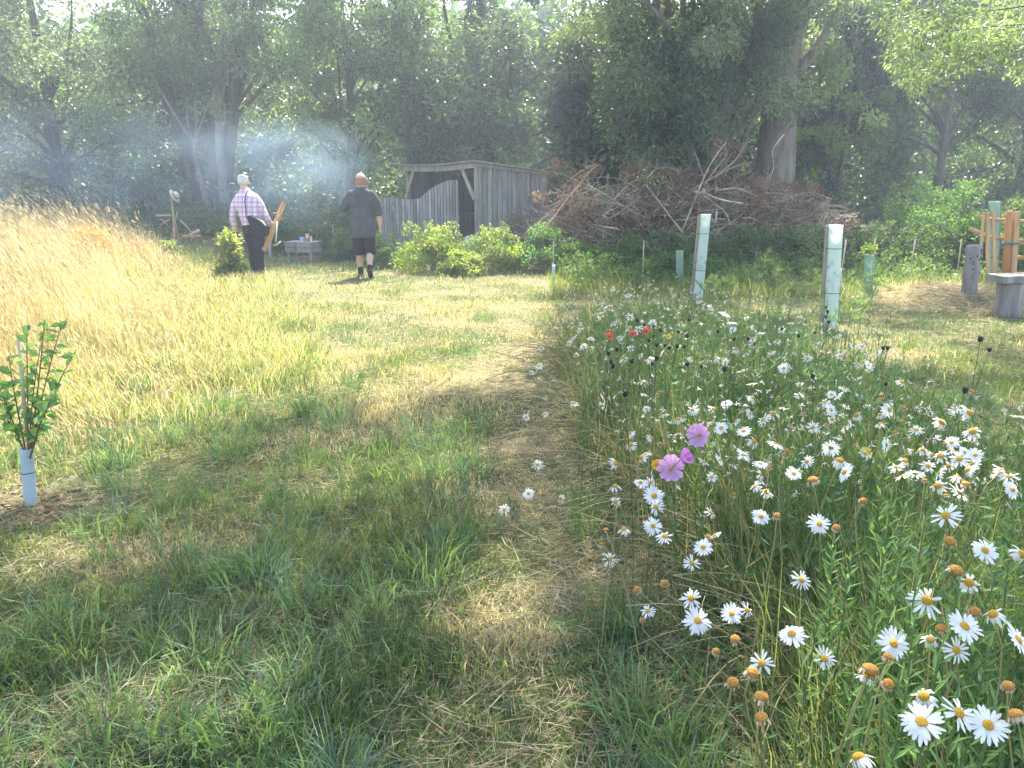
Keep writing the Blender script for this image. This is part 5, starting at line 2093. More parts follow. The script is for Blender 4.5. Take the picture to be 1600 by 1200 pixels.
NEAR = [  # (px, py, kind, label, h, scale)
    (1440, 1128, 'open', 'large open white daisy low down, leftmost of the three along the bottom right edge', .74, 1.0),
    (1544, 1133, 'open', 'large open white daisy at the bottom right, its yellow centre facing up', .74, 1.02),
    (1498, 1114, 'ragged', 'daisy with thin petals between the two large open ones at the bottom right', .76, .9),
    (1590, 1000, 'open', 'large open daisy cut by the right edge of the photo', .76, 1.05),
    (1507, 979, 'open', 'round fully open daisy left of the one cut by the right edge', .74, 1.0),
    (1396, 1005, 'open', 'open daisy just above a brown domed spent head', .70, .95),
    (1539, 860, 'open', 'big open daisy near the right edge, petals evenly spread', .72, 1.1),
    (1596, 866, 'droop', 'daisy with white petals hanging down at the right edge', .72, 1.1),
    (1448, 938, 'ragged', 'full-petalled double-looking daisy seen from the side', .72, 1.2),
    (1478, 806, 'ragged', 'wide daisy with floppy white petals beside a thick yellow stem', .72, 1.3),
    (1514, 910, 'droop', 'half-spent daisy with orange centre and a few white petals under the big open one', .72, 1.0),
    (1494, 892, 'spent', 'curled brown-white spent head just above the half-spent daisy', .74, 1.5),
    (1484, 846, 'spent', 'withered papery head below the wide floppy daisy', .74, 1.4),
    (1523, 956, 'spent', 'bare orange-brown dome above the round open daisy', .74, 1.1),
    (1470, 982, 'spent', 'small dull brown head left of the round open daisy', .72, 1.0),
    (1494, 1016, 'ragged', 'smaller open daisy under the round open one', .70, .8),
    (1454, 1000, 'droop', 'small daisy with yellow centre and drooping petals under the brown head', .70, .8),
    (1552, 960, 'droop', 'drooping white daisy between the spent dome and the right edge', .72, .9),
    (1575, 1072, 'spent', 'little orange dome near the right edge above the lowest daisies', .74, .9),
    (1588, 1118, 'spent', 'brown cup-shaped head at the bottom right edge', .76, 1.2),
    (1360, 1048, 'spent', 'tall brown dome on a yellow stem with papery skirt', .70, 1.5),
    (1354, 1058, 'droop', 'small white ragged daisy tucked under the brown dome with skirt', .68, .7),
    (1388, 1028, 'spent', 'brown dome straight under the open daisy, upper of a pair', .70, 1.1),
    (1388, 1069, 'spent', 'brown dome on a curved yellow stem, lower of a pair', .70, 1.1),
    (1444, 1088, 'droop', 'tattered white daisy above the large leftmost bottom daisy', .70, .9),
    (1342, 1184, 'droop', 'drooping daisy with orange centre at the very bottom edge', .66, 1.1),
    (1280, 819, 'open', 'clear open daisy with round petals beside an orange spent head', .66, 1.0),
    (1307, 825, 'spent', 'orange-brown head touching the clear open daisy on its right', .66, 1.1),
    (1349, 783, 'spent', 'bright orange head on a long leaning stem', .66, 1.1),
    (1237, 991, 'open', 'open daisy facing up alone in the dark green gap', .58, 1.0),
    (1288, 1029, 'ragged', 'small side-on daisy right of and below the lone open one', .58, .85),
    (1143, 959, 'open', 'open daisy beside a half-hidden one, low on the bed\'s left side', .52, .95),
    (1167, 953, 'ragged', 'half-hidden flat daisy touching the open one on its left', .52, .85),
    (1090, 970, 'open', 'large daisy with drooping front petals near the bed\'s low left edge', .46, 1.15),
    (1080, 935, 'ragged', 'daisy with narrow petals just above the large low left one', .46, .95),
    (1012, 955, 'ragged', 'pure white side-on daisy leaning out over the grass', .34, .9),
    (1004, 969, 'spent', 'small brown bud just under the side-on daisy over the grass', .33, .8),
    (995, 922, 'spent', 'brown-centred faded daisy leaning out over the grass', .34, 1.4),
    (1039, 911, 'spent', 'flat orange-brown head seen edge-on above the low left daisies', .42, 1.1),
    (1190, 1036, 'ragged', 'daisy behind two brown domes in the lower bed', .54, 1.0),
    (1176, 1052, 'spent', 'brown dome with white rim, upper of the column of spent heads', .54, 1.4),
    (1145, 1067, 'spent', 'faded brown head left of the column of spent heads', .52, 1.3),
    (1190, 1090, 'spent', 'brown dome in the middle of the column of spent heads', .54, 1.4),
    (1190, 1122, 'spent', 'yellow-brown dome lowest in the column of spent heads', .54, 1.4),
    (1149, 999, 'spent', 'orange dome alone between the open daisy pair and the spent column', .54, 1.2),
    (1119, 1018, 'spent', 'thin papery yellow head at the bed\'s low left edge', .48, .9),
    (1252, 906, 'ragged', 'small side-on white daisy in shade in mid bed', .55, .9),
    (1099, 855, 'open', 'open daisy turned left beside an orange spent head', .50, .9),
    (1107, 840, 'spent', 'orange spent head just above the left-turned open daisy', .50, 1.1),
    (1081, 880, 'ragged', 'nodding white daisy below the left-turned open one', .48, .9),
    (952, 874, 'ragged', 'lone star-like daisy low over the straw', .26, 1.0),
    (940, 851, 'spent', 'small yellowish head just above the lone star-like daisy', .28, 1.0),
    (788, 796, 'ragged', 'leftmost daisy, leaning far out over the path', .20, 1.0),
    (793, 808, 'spent', 'brown seed head directly under the leftmost daisy', .19, .9),
    (826, 771, 'open', 'open daisy second from the left over the path', .20, 1.0),
    (876, 779, 'droop', 'drooping daisy with orange top over the path edge', .24, 1.0),
    (840, 726, 'ragged', 'tilted daisy above the two leftmost ones over the path', .22, 1.1),
    (1020, 822, 'open', 'round open daisy at the bed\'s left side with a nodding neighbour', .46, 1.05),
    (1039, 838, 'ragged', 'nodding daisy touching the round open one at the bed\'s left', .46, 1.0),
    (1022, 775, 'open', 'big daisy with yellow centre right under the pink flowers', .52, 1.15),
    (1025, 792, 'ragged', 'messy white daisy under the big one below the pink flowers', .50, 1.1),
    (1001, 754, 'open', 'open daisy left of and below the pink mallow, left of a pair', .50, 1.0),
    (1017, 754, 'ragged', 'smaller daisy right of the pair below the pink mallow', .50, .85),
    (1189, 807, 'open', 'flat open daisy in mid bed beside a pale papery head', .62, .95),
    (1214, 806, 'spent', 'pale papery head right of the flat open daisy in mid bed', .62, 1.1),
    (1270, 751, 'spent', 'large brown centre with white fringe high in mid bed', .66, 1.6),
    (1312, 720, 'droop', 'bell-shaped daisy with long white petals hanging in mid bed', .68, 1.4),
    (1291, 665, 'spent', 'red-brown domed head among white daisies in mid bed', .68, 1.0),
    (1518, 612, 'spent', 'single big orange-brown dome high against the sunny grass', .74, 1.5),
    (1514, 645, 'droop', 'daisy with wide orange centre under the single dome', .72, 1.6),
    (1520, 674, 'droop', 'white bell-like daisy with orange top near the right edge', .70, 1.4),
    (1472, 660, 'droop', 'drooping white daisy left of the wide orange centred one', .70, 1.3),
    (1582, 765, 'open', 'small flat daisy close to the right edge in mid height', .66, .9),
    (1509, 757, 'spent', 'orange-brown dome on a thick yellow stem', .72, 1.3),
]
for (px_, py_, kd, lab, h_, sc) in NEAR:
    face = (rnd.gauss(-.1, .28), -.7 + rnd.gauss(0, .22), .8) if kd in ('open', 'ragged') else None
    daisy(px_, py_, kd, lab, None, h_, sc * (.98 if kd != 'spent' else .95), face)

AREAS = {
    'edge': ('daisy leaning over the path edge at the back left of the bed', 'daisies at the back left edge of the bed',
             [(824, 570), (842, 572), (831, 582), (850, 581), (845, 591), (860, 557), (862, 506), (889, 536), (900, 554), (904, 516), (852, 621), (887, 625), (897, 630),
              (822, 652), (852, 647), (916, 639), (851, 534), (846, 544), (868, 512), (909, 506), (896, 528), (912, 536), (922, 545), (881, 500), (838, 600)], .34, .50),
    'far': ('small white daisy in the far clump against the dark bushes', 'daisies in the far clump of the bed',
            [(957, 451), (950, 479), (946, 495), (969, 501), (1031, 489), (1002, 461), (1132, 491), (1166, 495), (912, 455), (982, 462), (1054, 460), (1091, 470), (1042, 482),
             (941, 475), (955, 484), (938, 492), (980, 512), (968, 528), (1000, 500), (1065, 505), (1085, 490), (1110, 480), (1145, 505), (1010, 487), (1078, 478), (1020, 505), (960, 505)], .58, .72),
    'rear': ('white daisy among dark seed heads in the back half of the bed', 'daisies among the dark seed heads',
             [(1165, 554), (1175, 600), (1187, 586), (1371, 551), (1364, 571), (1167, 496), (1333, 540), (1347, 541), (1302, 535), (1292, 548), (1190, 520), (1215, 532), (1240, 545),
              (1262, 560), (1225, 575), (1150, 545), (1130, 530), (1110, 520), (1095, 505), (1060, 540), (1040, 555), (1015, 560), (1000, 555), (985, 545), (1080, 560), (1118, 560),
              (1200, 505), (1220, 515), (1280, 520), (1298, 512), (1310, 525), (1320, 558), (1340, 570), (1382, 580), (1270, 590), (1250, 600), (1145, 515), (1175, 530), (1205, 550), (1235, 505)], .58, .70),
    'middle': ('white daisy on the left flank of the bed near the pink mallow', 'daisies around the pink mallow',
               [(1002, 596), (1006, 616), (1027, 617), (1049, 612), (1070, 597), (1090, 586), (1106, 599), (1039, 649), (1041, 667), (1010, 639), (1115, 639), (1135, 630), (1017, 684),
                (985, 695), (1031, 694), (1127, 669), (1106, 662), (1002, 715), (995, 724), (1015, 707), (962, 724), (961, 760), (962, 784), (946, 828), (975, 827), (942, 634), (942, 622),
                (1091, 737), (1100, 722), (1124, 719), (1111, 801), (1117, 836), (985, 677), (1082, 640), (1060, 655), (1148, 772), (1112, 745)], .50, .62),
    'crowd': ('white daisy in the thick crowd in the middle of the bed', 'daisies crowded in mid bed',
              [(1161, 711), (1162, 674), (1194, 659), (1319, 607), (1343, 618), (1375, 624), (1248, 618), (1217, 621), (1224, 638), (1208, 647), (1256, 648), (1193, 656), (1307, 684),
               (1338, 649), (1375, 648), (1375, 663), (1335, 696), (1287, 703), (1352, 709), (1261, 721), (1212, 694), (1163, 675), (1163, 711), (1188, 725), (1202, 731), (1188, 741),
               (1175, 622), (1160, 640), (1150, 658), (1178, 690), (1235, 665), (1270, 668), (1298, 640), (1322, 635), (1355, 632), (1300, 655), (1320, 668), (1298, 700), (1230, 705), (1240, 740), (1198, 768), (1320, 738), (1180, 760), (1172, 646), (1310, 618), (1290, 628)], .60, .70),
    'drift': ('white daisy in the pale drift at the right of the bed', 'daisies in the drift at the right',
              [(1409, 597), (1410, 659), (1420, 687), (1413, 638), (1493, 640), (1462, 686), (1476, 694), (1487, 691), (1507, 706), (1524, 711), (1442, 703), (1456, 711), (1499, 717),
               (1513, 734), (1516, 742), (1414, 720), (1468, 739), (1465, 759), (1566, 736), (1576, 745), (1555, 739), (1411, 745), (1593, 651), (1445, 751), (1390, 640), (1398, 676),
               (1432, 672), (1470, 712), (1482, 728), (1495, 745), (1450, 728), (1430, 740), (1500, 770), (1478, 775), (1425, 705), (1520, 725), (1490, 705), (1400, 730), (1385, 695)], .62, .70),
}
for _ in range(8):
    AREAS['far'][2].append((rnd.uniform(890, 1120), rnd.uniform(462, 560)))
for _ in range(14):
    AREAS['rear'][2].append((rnd.uniform(1120, 1400), rnd.uniform(500, 625)))
for key, (lab, grp, pts, h0_, h1_) in AREAS.items():
    for i, (px_, py_) in enumerate(pts):
        kd = rnd.choices(['open', 'ragged', 'droop', 'spent'], [.18, .32, .27, .23])[0]
        sc = {'edge': 1.0, 'far': 1.25, 'rear': 1.0, 'middle': 1.0, 'crowd': 1.05, 'drift': 1.05}[key]
        daisy(px_, py_, kd, None, grp, rnd.uniform(h0_, h1_), sc)

# dark seed heads of knapweed
KN = [(996, 501), (1007, 508), (1021, 510), (1032, 516), (1060, 519), (1021, 525), (1014, 532), (1026, 539), (1039, 540), (1046, 544), (1074, 525), (1077, 499), (1058, 541), (1069, 542), (964, 546),
      (951, 552), (955, 566), (958, 572), (987, 565), (1019, 569), (1026, 560), (1074, 569), (977, 616), (1096, 573), (1132, 577), (1122, 518), (1147, 530), (1169, 530), (1179, 538), (1291, 480),
      (1293, 487), (1295, 503), (1274, 520), (1222, 514), (1248, 525), (1270, 588), (1380, 544), (1387, 544), (1532, 530), (1546, 547), (1508, 610), (1384, 600), (1290, 495)]
gk = Geo()
ellipsoid(gk, (0, 0, 0), (.011, .011, .013), nu=10, nv=7)
th_ = RNG.random(40) * 2 * PI
leaves(gk, np.stack([np.cos(th_) * .006, np.sin(th_) * .006, .004 + 0 * th_], 1), np.stack([np.cos(th_), np.sin(th_), .9 + 0 * th_], 1), .012, .003, np.array([.03, .025, .02]))
o = gk.build('head', mat_noise('seed_head', (.02, .018, .018), (.07, .055, .045), 200, .9, .4))
KH = o.data
bpy.data.objects.remove(o)
for i, (px_, py_) in enumerate(KN):
    H = rnd.uniform(.68, .80)
    r_ = ray(px_, py_)
    tip = np.array([0, 0, CAMH]) + (CAMH - H) / (-r_[2]) * r_
    b = gp(tip[0] + rnd.uniform(-.08, .08), tip[1] + rnd.uniform(-.05, .1))
    lft = px_ < 1110
    mid_ = 1110 <= px_ < 1400
    lab = 'dark round knapweed seed head near the red poppies' if lft else ('dark knapweed seed head right of centre in the bed' if mid_ else 'dark knapweed seed head against sunny grass at right')
    t = thing('knapweed', b, lab, 'seed head', 'knapweed near the poppies' if lft else ('knapweed right of centre' if mid_ else 'knapweed at the right'))
    relate(t, px_, py_, 'round dark seed head', t['group'])
    g = Geo()
    P = stemcurve(np.array([0, 0, -.01]), tip - b)
    tube(g, P, .0017, 5, (.10, .13, .06))
    k = 5
    leaves(g, P[RNG.integers(1, 6, k)], RNG.normal(0, .5, (k, 3)) + np.array([0, 0, .6]), .06, .006, np.array([.08, .14, .06]))
    g.build('stem', M['stem'], t)
    o = put_child('head', KH, t, tip - b, (rnd.gauss(0, .2), rnd.gauss(0, .2), 1), 0)
    s_ = rnd.uniform(.55, .9) * (1.5 if not lft and not mid_ else 1.0)
    o.scale = (s_,) * 3


def cup_flower(name, px_, py_, H, label, cat, m, col, R_, npet, face, lift=.5, group=None, wide=1.08):
    r_ = ray(px_, py_)
    tip = np.array([0, 0, CAMH]) + (CAMH - H) / (-r_[2]) * r_
    b = gp(tip[0] + .05, tip[1] + .06)
    t = thing(name, b, label, cat, group)
    N = norm(np.array(face, float))
    g = Geo()
    P = stemcurve(np.array([0, 0, -.01]), tip - b - N * .004, N)
    tube(g, P, .0018, 5, (.12, .18, .07))
    k = 6
    leaves(g, P[RNG.integers(1, 7, k)], RNG.normal(0, .6, (k, 3)) + np.array([0, 0, .3]), .05, .02, np.array([.09, .16, .06]))
    g.build('stem', M['stem'], t)
    A = norm(np.cross(N, (0.1, 0, 1.0)))
    B = np.cross(N, A)
    for i in range(npet):
        g = Geo()
        a = 2 * PI * i / npet + rnd.uniform(-.1, .1)
        nu_, nv_ = 7, 6
        V = []
        for q in range(nv_):
            f = q / (nv_ - 1)
            for w_ in range(nu_):
                s_ = (w_ / (nu_ - 1) - .5) * 2
                ang = a + s_ * wide * PI / npet * (1.0 - .15 * f)
                rr_ = R_ * f * (1 - .16 * s_ * s_ - (.16 if abs(s_) < .1 and f == 1 else 0)) * (1 + rnd.uniform(-.04, .04))
                zz = R_ * lift * f * f * .8 + rnd.uniform(-.09, .09) * R_ * f + .0006 * i
                V.append(A * math.cos(ang) * (rr_ + .002) + B * math.sin(ang) * (rr_ + .002) + N * zz)
        V = np.array(V) + (tip - b)
        ff = np.repeat(np.linspace(0, 1, nv_), nu_)[:, None]
        vein = np.tile(np.array([1, .84, 1, .8, 1, .84, 1]), nv_)[:, None]
        cv = np.asarray(col) * (.72 + .42 * ff) * (vein if name == 'mallow' else 1)
        g.add(V, [[q * nu_ + w_, q * nu_ + w_ + 1, (q + 1) * nu_ + w_ + 1, (q + 1) * nu_ + w_] for q in range(nv_ - 1) for w_ in range(nu_ - 1)], np.clip(cv, 0, .9))
        g.build('petal', m, t)
    g = Geo()
    ellipsoid(g, tip - b + N * R_ * .15, (R_ * .14,) * 3, nu=8, nv=6)
    g.build('centre', M['disc'] if name == 'mallow' else M['rubber'], t)


PINK = (.66, .36, .62)
cup_flower('mallow', 1093, 680, .66, 'pink mallow flower, the upper of the two, petals cupped to the left', 'mallow', M['petal'], PINK, .043, 5, (-.55, -.8, .25), .5)
cup_flower('mallow', 1049, 732, .62, 'large pink mallow flower, the lower one left of the other', 'mallow', M['petal'], PINK, .045, 5, (-.3, -.9, .4), .45)
cup_flower('mallow', 1064, 718, .66, 'half-open pink mallow flower touching the lower one on its right', 'mallow', M['petal'], (.58, .22, .56), .026, 5, (.6, -.4, .6), 1.4)
for k_, (px_, py_, w_) in enumerate(((952, 527, 'leftmost'), (988, 523, 'middle'), (1010, 519, 'rightmost'))):
    cup_flower('poppy', px_, py_, .66, w_ + ' of the three small red poppies in the back of the bed', 'poppy', M['poppy'], (.70, .12, .08), .024, 4, (rnd.uniform(-.3, .3), -.6, .8), .7, wide=1.2)
for k_, (px_, py_, c_, lab) in enumerate(((1027, 729, (.75, .42, .04), 'yellow flower just left of the lower pink mallow'), (1044, 527, (.72, .55, .06), 'small yellow flower right of the red poppies'), (1352, 709, (.7, .55, .08), 'pale yellow button flower in the daisy crowd'))):
    cup_flower('yellow_flower', px_, py_, .62, lab, 'flower', M['petal'], c_, .020, 8, (0, -.6, .8), .5)


# ------------------------------------------------------------ bed foliage
def bed_points(n, y0=.55, y1=7.6):
    y = y0 * (y1 / y0) ** RNG.random(n)
    x = .4 + 2.3 * RNG.random(n)
    k = in_bed(x, y)
    return x[k], y[k]


g = Geo()
x, y = bed_points(135000)
n = len(x)
lx = np.interp(y, [.3, 2.0, 2.7, 3.4, 4.3, 5.3, 6.9, 8.2], [.42, .70, .62, .50, .36, .33, .38, .7])
edge = sstep(0, .45, x - lx)
H = (.16 + .42 * edge) * (.35 + .65 * RNG.random(n)) * (.8 + .35 * fbm(x, y, .5, 12))
isdry = RNG.random(n) < (.16 + .45 * (1 - edge)) * (.5 + fbm(x, y, .4, 31))
BG = np.array([[.07, .145, .05], [.10, .18, .06], [.06, .12, .045], [.12, .20, .075], [.085, .15, .07]])
col = np.where(isdry[:, None], pal(DRY * .95, n), pal(BG, n))
az = np.where(RNG.random(n) < (1 - edge) * .8, PI + RNG.normal(0, .8, n), RNG.random(n) * 2 * PI)
blades(g, np.stack([x, y, gh(x, y) - .005], 1), H, .0022 + .0022 * RNG.random(n) + .0003 * y, az, .1 + .5 * RNG.random(n) ** 1.5 + .25 * (1 - edge) * RNG.random(n), np.clip(col, .01, 1))
# thin bare flower stalks
x, y = bed_points(4200)
n = len(x)
sc_ = pal(np.array([[.30, .27, .13], [.24, .20, .12], [.16, .21, .08], [.20, .24, .09]]), n)
blades(g, np.stack([x, y, gh(x, y)], 1), .35 + .33 * RNG.random(n), .003 + .0004 * y, PI + RNG.normal(0, 1.2, n), .1 + .5 * RNG.random(n), sc_)
tag(g.build('meadow_stalks', M['bedleaf'], smooth=False), 'dense thin green and straw stalks filling the flower bed', 'meadow growth', kind='stuff')

g = Geo()
x, y = bed_points(85000)
n = len(x)
lx = np.interp(y, [.3, 2.0, 2.7, 3.4, 4.3, 5.3, 6.9, 8.2], [.42, .70, .62, .50, .36, .33, .38, .7])
edge = sstep(0, .4, x - lx)
z = gh(x, y) + (.08 + .44 * edge) * RNG.random(n) ** .9
D = RNG.normal(0, .6, (n, 3)) + np.array([0, 0, .45])
Ls = .025 + .04 * RNG.random(n)
leaves(g, np.stack([x, y, z], 1), D, Ls, Ls * (.12 + .14 * RNG.random(n)), np.clip(pal(BG, n) * np.array([1, 1, 1.1]), 0, 1))
tag(g.build('meadow_leaves', M['bedleaf'], smooth=False), 'small feathery green leaves low in the flower bed', 'meadow growth', kind='stuff')

# tiny distant white florets and buds
g = Geo()
x, y = bed_points(1300, 2.4)
n = len(x)
P = np.stack([x, y, gh(x, y) + .36 + .30 * RNG.random(n)], 1)
for k in range(5):
    D = RNG.normal(0, .8, (n, 3)) + np.array([0, 0, -.2])
    leaves(g, P, D, .013 + .010 * RNG.random(n), .006, pal(np.array([[.8, .8, .76], [.74, .7, .6], [.62, .5, .3]]), n).clip(0, .88))
tag(g.build('small_florets', M['petal'], smooth=False), 'tiny white and faded florets scattered through the bed', 'florets', kind='stuff')

# straw stalks fallen outwards over the path edge
g = Geo()
for i in range(520):
    y = 1.9 * (6.8 / 1.9) ** rnd.random()
    lxx = float(np.interp(y, [.3, 2.0, 2.7, 3.4, 4.3, 5.3, 6.9, 8.2], [.42, .70, .62, .50, .36, .33, .38, .7]))
    x = lxx + rnd.uniform(.05, .5)
    b = gp(x, y)
    L_ = rnd.uniform(.25, .7)
    a = PI + rnd.gauss(0, .9)
    e = b + np.array([math.cos(a) * L_, math.sin(a) * L_, rnd.uniform(.02, .32)])
    s = np.linspace(0, 1, 7)[:, None]
    m_ = b + np.array([math.cos(a) * L_ * .3, math.sin(a) * L_ * .3, rnd.uniform(.15, .35)])
    tube(g, (1 - s) ** 2 * b + 2 * s * (1 - s) * m_ + s * s * e, .0012 + .0002 * y, 4, tuple(np.array(rnd.choice([(.42, .36, .22), (.32, .27, .16), (.20, .24, .11), (.5, .45, .30), (.16, .21, .09)]))))
tag(g.build('fallen_stalks', M['straw']), 'thin straw stalks flopping from the bed over the path', 'stalks', kind='stuff')


# ------------------------------------------------------------ leafy weeds
def leafy_weed(px_, py_top, base_xy, H, label, col, nl=46, Lf=.055, Wf=.011, side=0, group=None, r=.003, name='leafy_weed'):
    b = gp(*base_xy)
    t = thing(name, b, label, 'weed', group)
    if group:
        relate(t, px_, py_top, 'pale green weed tip' if 'pale' in label else 'thin dark grass stem', group)
    g, gl = Geo(), Geo()
    r_ = ray(px_, py_top)
    tip = np.array([0, 0, CAMH]) + (CAMH - H) / (-r_[2]) * r_ if px_ else np.array([b[0] + rnd.uniform(-.05, .05), b[1], H])
    tips = [tip - b]
    for _ in range(side):
        tips.append((tip - b) * rnd.uniform(.7, .98) + np.array([rnd.uniform(-.22, .22), rnd.uniform(-.12, .12), rnd.uniform(-.08, .06)]))
    P0 = stemcurve(np.zeros(3), tips[0], seg=12)
    for j, tp in enumerate(tips):
        if j == 0:
            P = P0
        else:
            st = P0[rnd.randint(3, 8)]
            s = np.linspace(0, 1, 9)[:, None]
            m_ = st + (tp - st) * .5 + np.array([(tp - st)[0] * .25, 0, -.02])
            P = (1 - s) ** 2 * st + 2 * s * (1 - s) * m_ + s * s * tp
        tube(g, P, np.linspace(r, r * .45, len(P)), 5, (.14, .20, .08))
        k = nl if j == 0 else nl // 2
        u = np.linspace(.15 if j == 0 else .3, 1, k) * (len(P) - 1)
        i0 = np.minimum(u.astype(int), len(P) - 2)
        f = (u - i0)[:, None]
        Q = P[i0] * (1 - f) + P[i0 + 1] * f
        a = np.arange(k) * 2.4 + rnd.random() * 6
        D = np.stack([np.cos(a), np.sin(a), .75 + .35 * RNG.random(k)], 1)
        taper = 1 - .55 * np.linspace(0, 1, k)
        leaves(gl, Q, D, Lf * taper * (.75 + .5 * RNG.random(k)), Wf * taper, np.clip(np.array(col) * (.8 + .4 * RNG.random((k, 1))), 0, 1), fold=.25,
               N=np.stack([-np.cos(a) * .8, -np.sin(a) * .8, np.ones(k)], 1))
    g.build('stem', M['stem'], t)
    gl.build('leaves', M['bedleaf'], t, smooth=False)


def at_h(px_, py_, H):
    r_ = ray(px_, py_)
    return np.array([0, 0, CAMH]) + (CAMH - H) / (-r_[2]) * r_


LG = (.15, .25, .08)
for i, (px_, py_, H) in enumerate([(1385, 690, .80), (1424, 742, .80), (1448, 800, .78), (1395, 770, .78), (1500, 905, .78), (1302, 845, .66), (1330, 870, .66), (1412, 850, .80), (1438, 880, .80),
                                   (1470, 1010, .78), (1372, 905, .74), (1430, 960, .76), (1500, 1060, .74), (1280, 960, .58), (1330, 1080, .62), (1560, 880, .74), (1585, 800, .76), (1420, 1060, .72), (1365, 960, .70), (1545, 1010, .7), (1300, 880, .62), (1555, 1100, .7)]):
    q_ = at_h(px_, py_, H)
    leafy_weed(px_, py_, (q_[0] + rnd.uniform(-.03, .05), q_[1] + rnd.uniform(-.02, .06)), H, 'pale green leafy weed stem rising among the near daisies', LG, 34, .078, .0135, 0, 'leafy weeds among the near daisies')
TW = [(1184, 388, 'tall'), (1140, 420, 'thin'), (1210, 405, 'bushy'), (1165, 405, 'leaning'), (1245, 432, 'short'), (1113, 430, 'slim')]
for (px_, py_, w_), dep in zip(TW, (8.6, 8.8, 8.4, 9.0, 8.2, 9.2)):
    tip = atd(px_, py_, dep)
    leafy_weed(px_, py_, (tip[0] - .05, tip[1]), tip[2], w_ + ' branching weed with narrow grey-green leaves before the dark bushes', (.16, .24, .11), 40, .09, .014, 7, r=.005)
for (px_, py_), w_, dep in zip([(1362, 420), (1340, 452), (1378, 398), (1322, 470)], ('curving', 'small', 'tallest', 'sparse'), (7.6, 7.2, 8.2, 7.0)):
    tip = atd(px_, py_, dep)
    leafy_weed(px_, py_, (tip[0] - .06, tip[1]), tip[2], w_ + ' green weed in front of the squat green guard', (.17, .27, .10), 36, .08, .013, 5, r=.005)
tip = atd(465, 545, 5.9)
for i in range(5):
    px_, py_ = [(488, 540), (462, 562), (475, 555), (455, 575), (496, 570)][i]
    tip = at_h(px_, py_, .36)
    leafy_weed(px_, py_, (tip[0] + .02 * (i - 2), 5.35), .36, 'thin dark grass stem with narrow head standing alone mid clearing', (.16, .18, .07), 10, .05, .005, 0, 'lone stems mid clearing', r=.002, name='grass_stem')

BK = [(955, 470), (1005, 455), (1040, 470), (1130, 452), (1215, 470), (1260, 480), (1335, 500), (925, 500), (1085, 500), (1180, 500), (1240, 520), (1375, 520), (985, 500), (1400, 560), (1150, 480), (1310, 575), (1290, 450), (1225, 450)]
for i, (px_, py_) in enumerate(BK):
    H = rnd.uniform(.78, .92)
    tip = at_h(px_, py_, H)
    leafy_weed(px_, py_, (tip[0] + rnd.uniform(-.06, .06), tip[1]), H, 'pale green weed', (.13, .21, .09), 30, .075, .010, 3, 'leafy weeds rising at the back of the bed', r=.003)

# low broad weeds in the turf near the bottom edge
for i, (px_, py_) in enumerate([(880, 985), (960, 1000), (690, 1030), (500, 1195), (905, 1040), (330, 1040)]):
    b = at(px_, py_)
    g = Geo()
    k = 12
    a = np.arange(k) * 2.4
    c = np.clip(np.array([.10, .20, .07]) * (.8 + .4 * RNG.random((k, 1))), 0, 1)
    leaves(g, np.zeros((k, 3)) + np.array([0, 0, .008]), np.stack([np.cos(a), np.sin(a), .15 + .4 * RNG.random(k)], 1), .05 + .035 * RNG.random(k), .028, c, fold=.2)
    o = g.build('plantain', M['bush'], smooth=False)
    o.location = tuple(b)
    tag(o, 'low broad-leaved weed rosette ' + ['left of the lone star-like daisy', 'close to the bed below the lone daisy', 'in the turf left of the path bottom', 'at the very bottom edge of the turf', 'between two other rosettes by the path', 'far left in the near turf'][i], 'weed', 'broad-leaved weeds in the turf')

give_labels()

# ------------------------------------------------------------ haze and smoke
def haze_box():
    m, N, L = new_mat('haze_air')
    out = N.new('ShaderNodeOutputMaterial')
    v = N.new('ShaderNodeVolumePrincipled')
    v.inputs['Color'].default_value = (.78, .89, 1.0, 1)
    v.inputs['Density'].default_value = HAZE_DENSITY
    v.inputs['Anisotropy'].default_value = .35
    L.new(v.outputs[0], out.inputs['Volume'])
    g = Geo()
    box(g, (0, 85, 12.5), (400, 330, 29.0))
    o = g.build('haze', m, smooth=False)
    tag(o, kind='stuff')


haze_box()


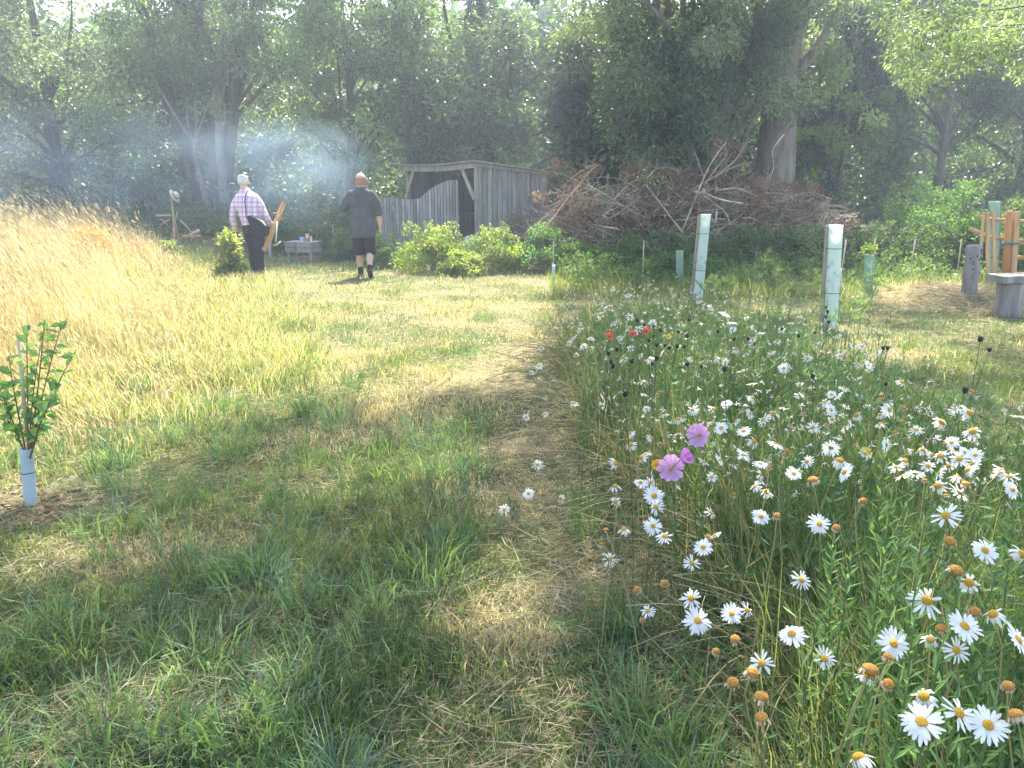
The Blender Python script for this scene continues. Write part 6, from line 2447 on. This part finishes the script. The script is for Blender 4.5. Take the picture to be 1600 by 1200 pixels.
def smoke(px, py, dist, size, dens, seed, label):
    m, N, L = new_mat('wood_smoke')
    out = N.new('ShaderNodeOutputMaterial')
    v = N.new('ShaderNodeVolumePrincipled')
    v.inputs['Color'].default_value = (.56, .77, .96, 1)
    v.inputs['Anisotropy'].default_value = .1
    tc = N.new('ShaderNodeTexCoord')
    mp = N.new('ShaderNodeMapping')
    mp.inputs['Scale'].default_value = (.45, .5, .75)
    mp.inputs['Location'].default_value = (seed, seed * .7, 0)
    nz = N.new('ShaderNodeTexNoise')
    nz.inputs['Scale'].default_value = 1.6
    nz.inputs['Detail'].default_value = 4
    nz.inputs['Distortion'].default_value = .8
    mr = N.new('ShaderNodeMapRange')
    mr.inputs['From Min'].default_value = .36
    mr.inputs['From Max'].default_value = .72
    mr.inputs['To Min'].default_value = 0
    mr.inputs['To Max'].default_value = dens
    # fade to the plume's outline
    gr = N.new('ShaderNodeTexGradient')
    gr.gradient_type = 'SPHERICAL'
    ml = N.new('ShaderNodeMath')
    ml.operation = 'MULTIPLY'
    sc_ = N.new('ShaderNodeMapRange')
    sc_.inputs['From Max'].default_value = .45
    m2 = N.new('ShaderNodeMapping')
    m2.inputs['Scale'].default_value = tuple(1 / (q * 1.03) for q in size)
    L.new(tc.outputs['Object'], mp.inputs[0])
    L.new(mp.outputs[0], nz.inputs['Vector'])
    L.new(nz.outputs['Fac'], mr.inputs[0])
    L.new(tc.outputs['Object'], m2.inputs[0])
    L.new(m2.outputs[0], gr.inputs[0])
    L.new(gr.outputs['Fac'], sc_.inputs[0])
    L.new(mr.outputs[0], ml.inputs[0])
    L.new(sc_.outputs[0], ml.inputs[1])
    L.new(ml.outputs[0], v.inputs['Density'])
    L.new(v.outputs[0], out.inputs['Volume'])
    g = Geo()
    ellipsoid(g, (0, 0, 0), size, nu=24, nv=14)
    o = g.build('smoke', m)
    c = aty(px, py, dist)
    o.location = tuple(c)
    tag(o, label, 'smoke', kind='stuff')


smoke(200, 262, 17.2, (6.6, 1.6, 1.5), .21, 0.0, 'thin bluish wood smoke drifting left along the foot of the wood')
smoke(455, 272, 15.9, (1.9, 1.0, 1.2), .50, 4.0, 'denser blue smoke puff between the two men')
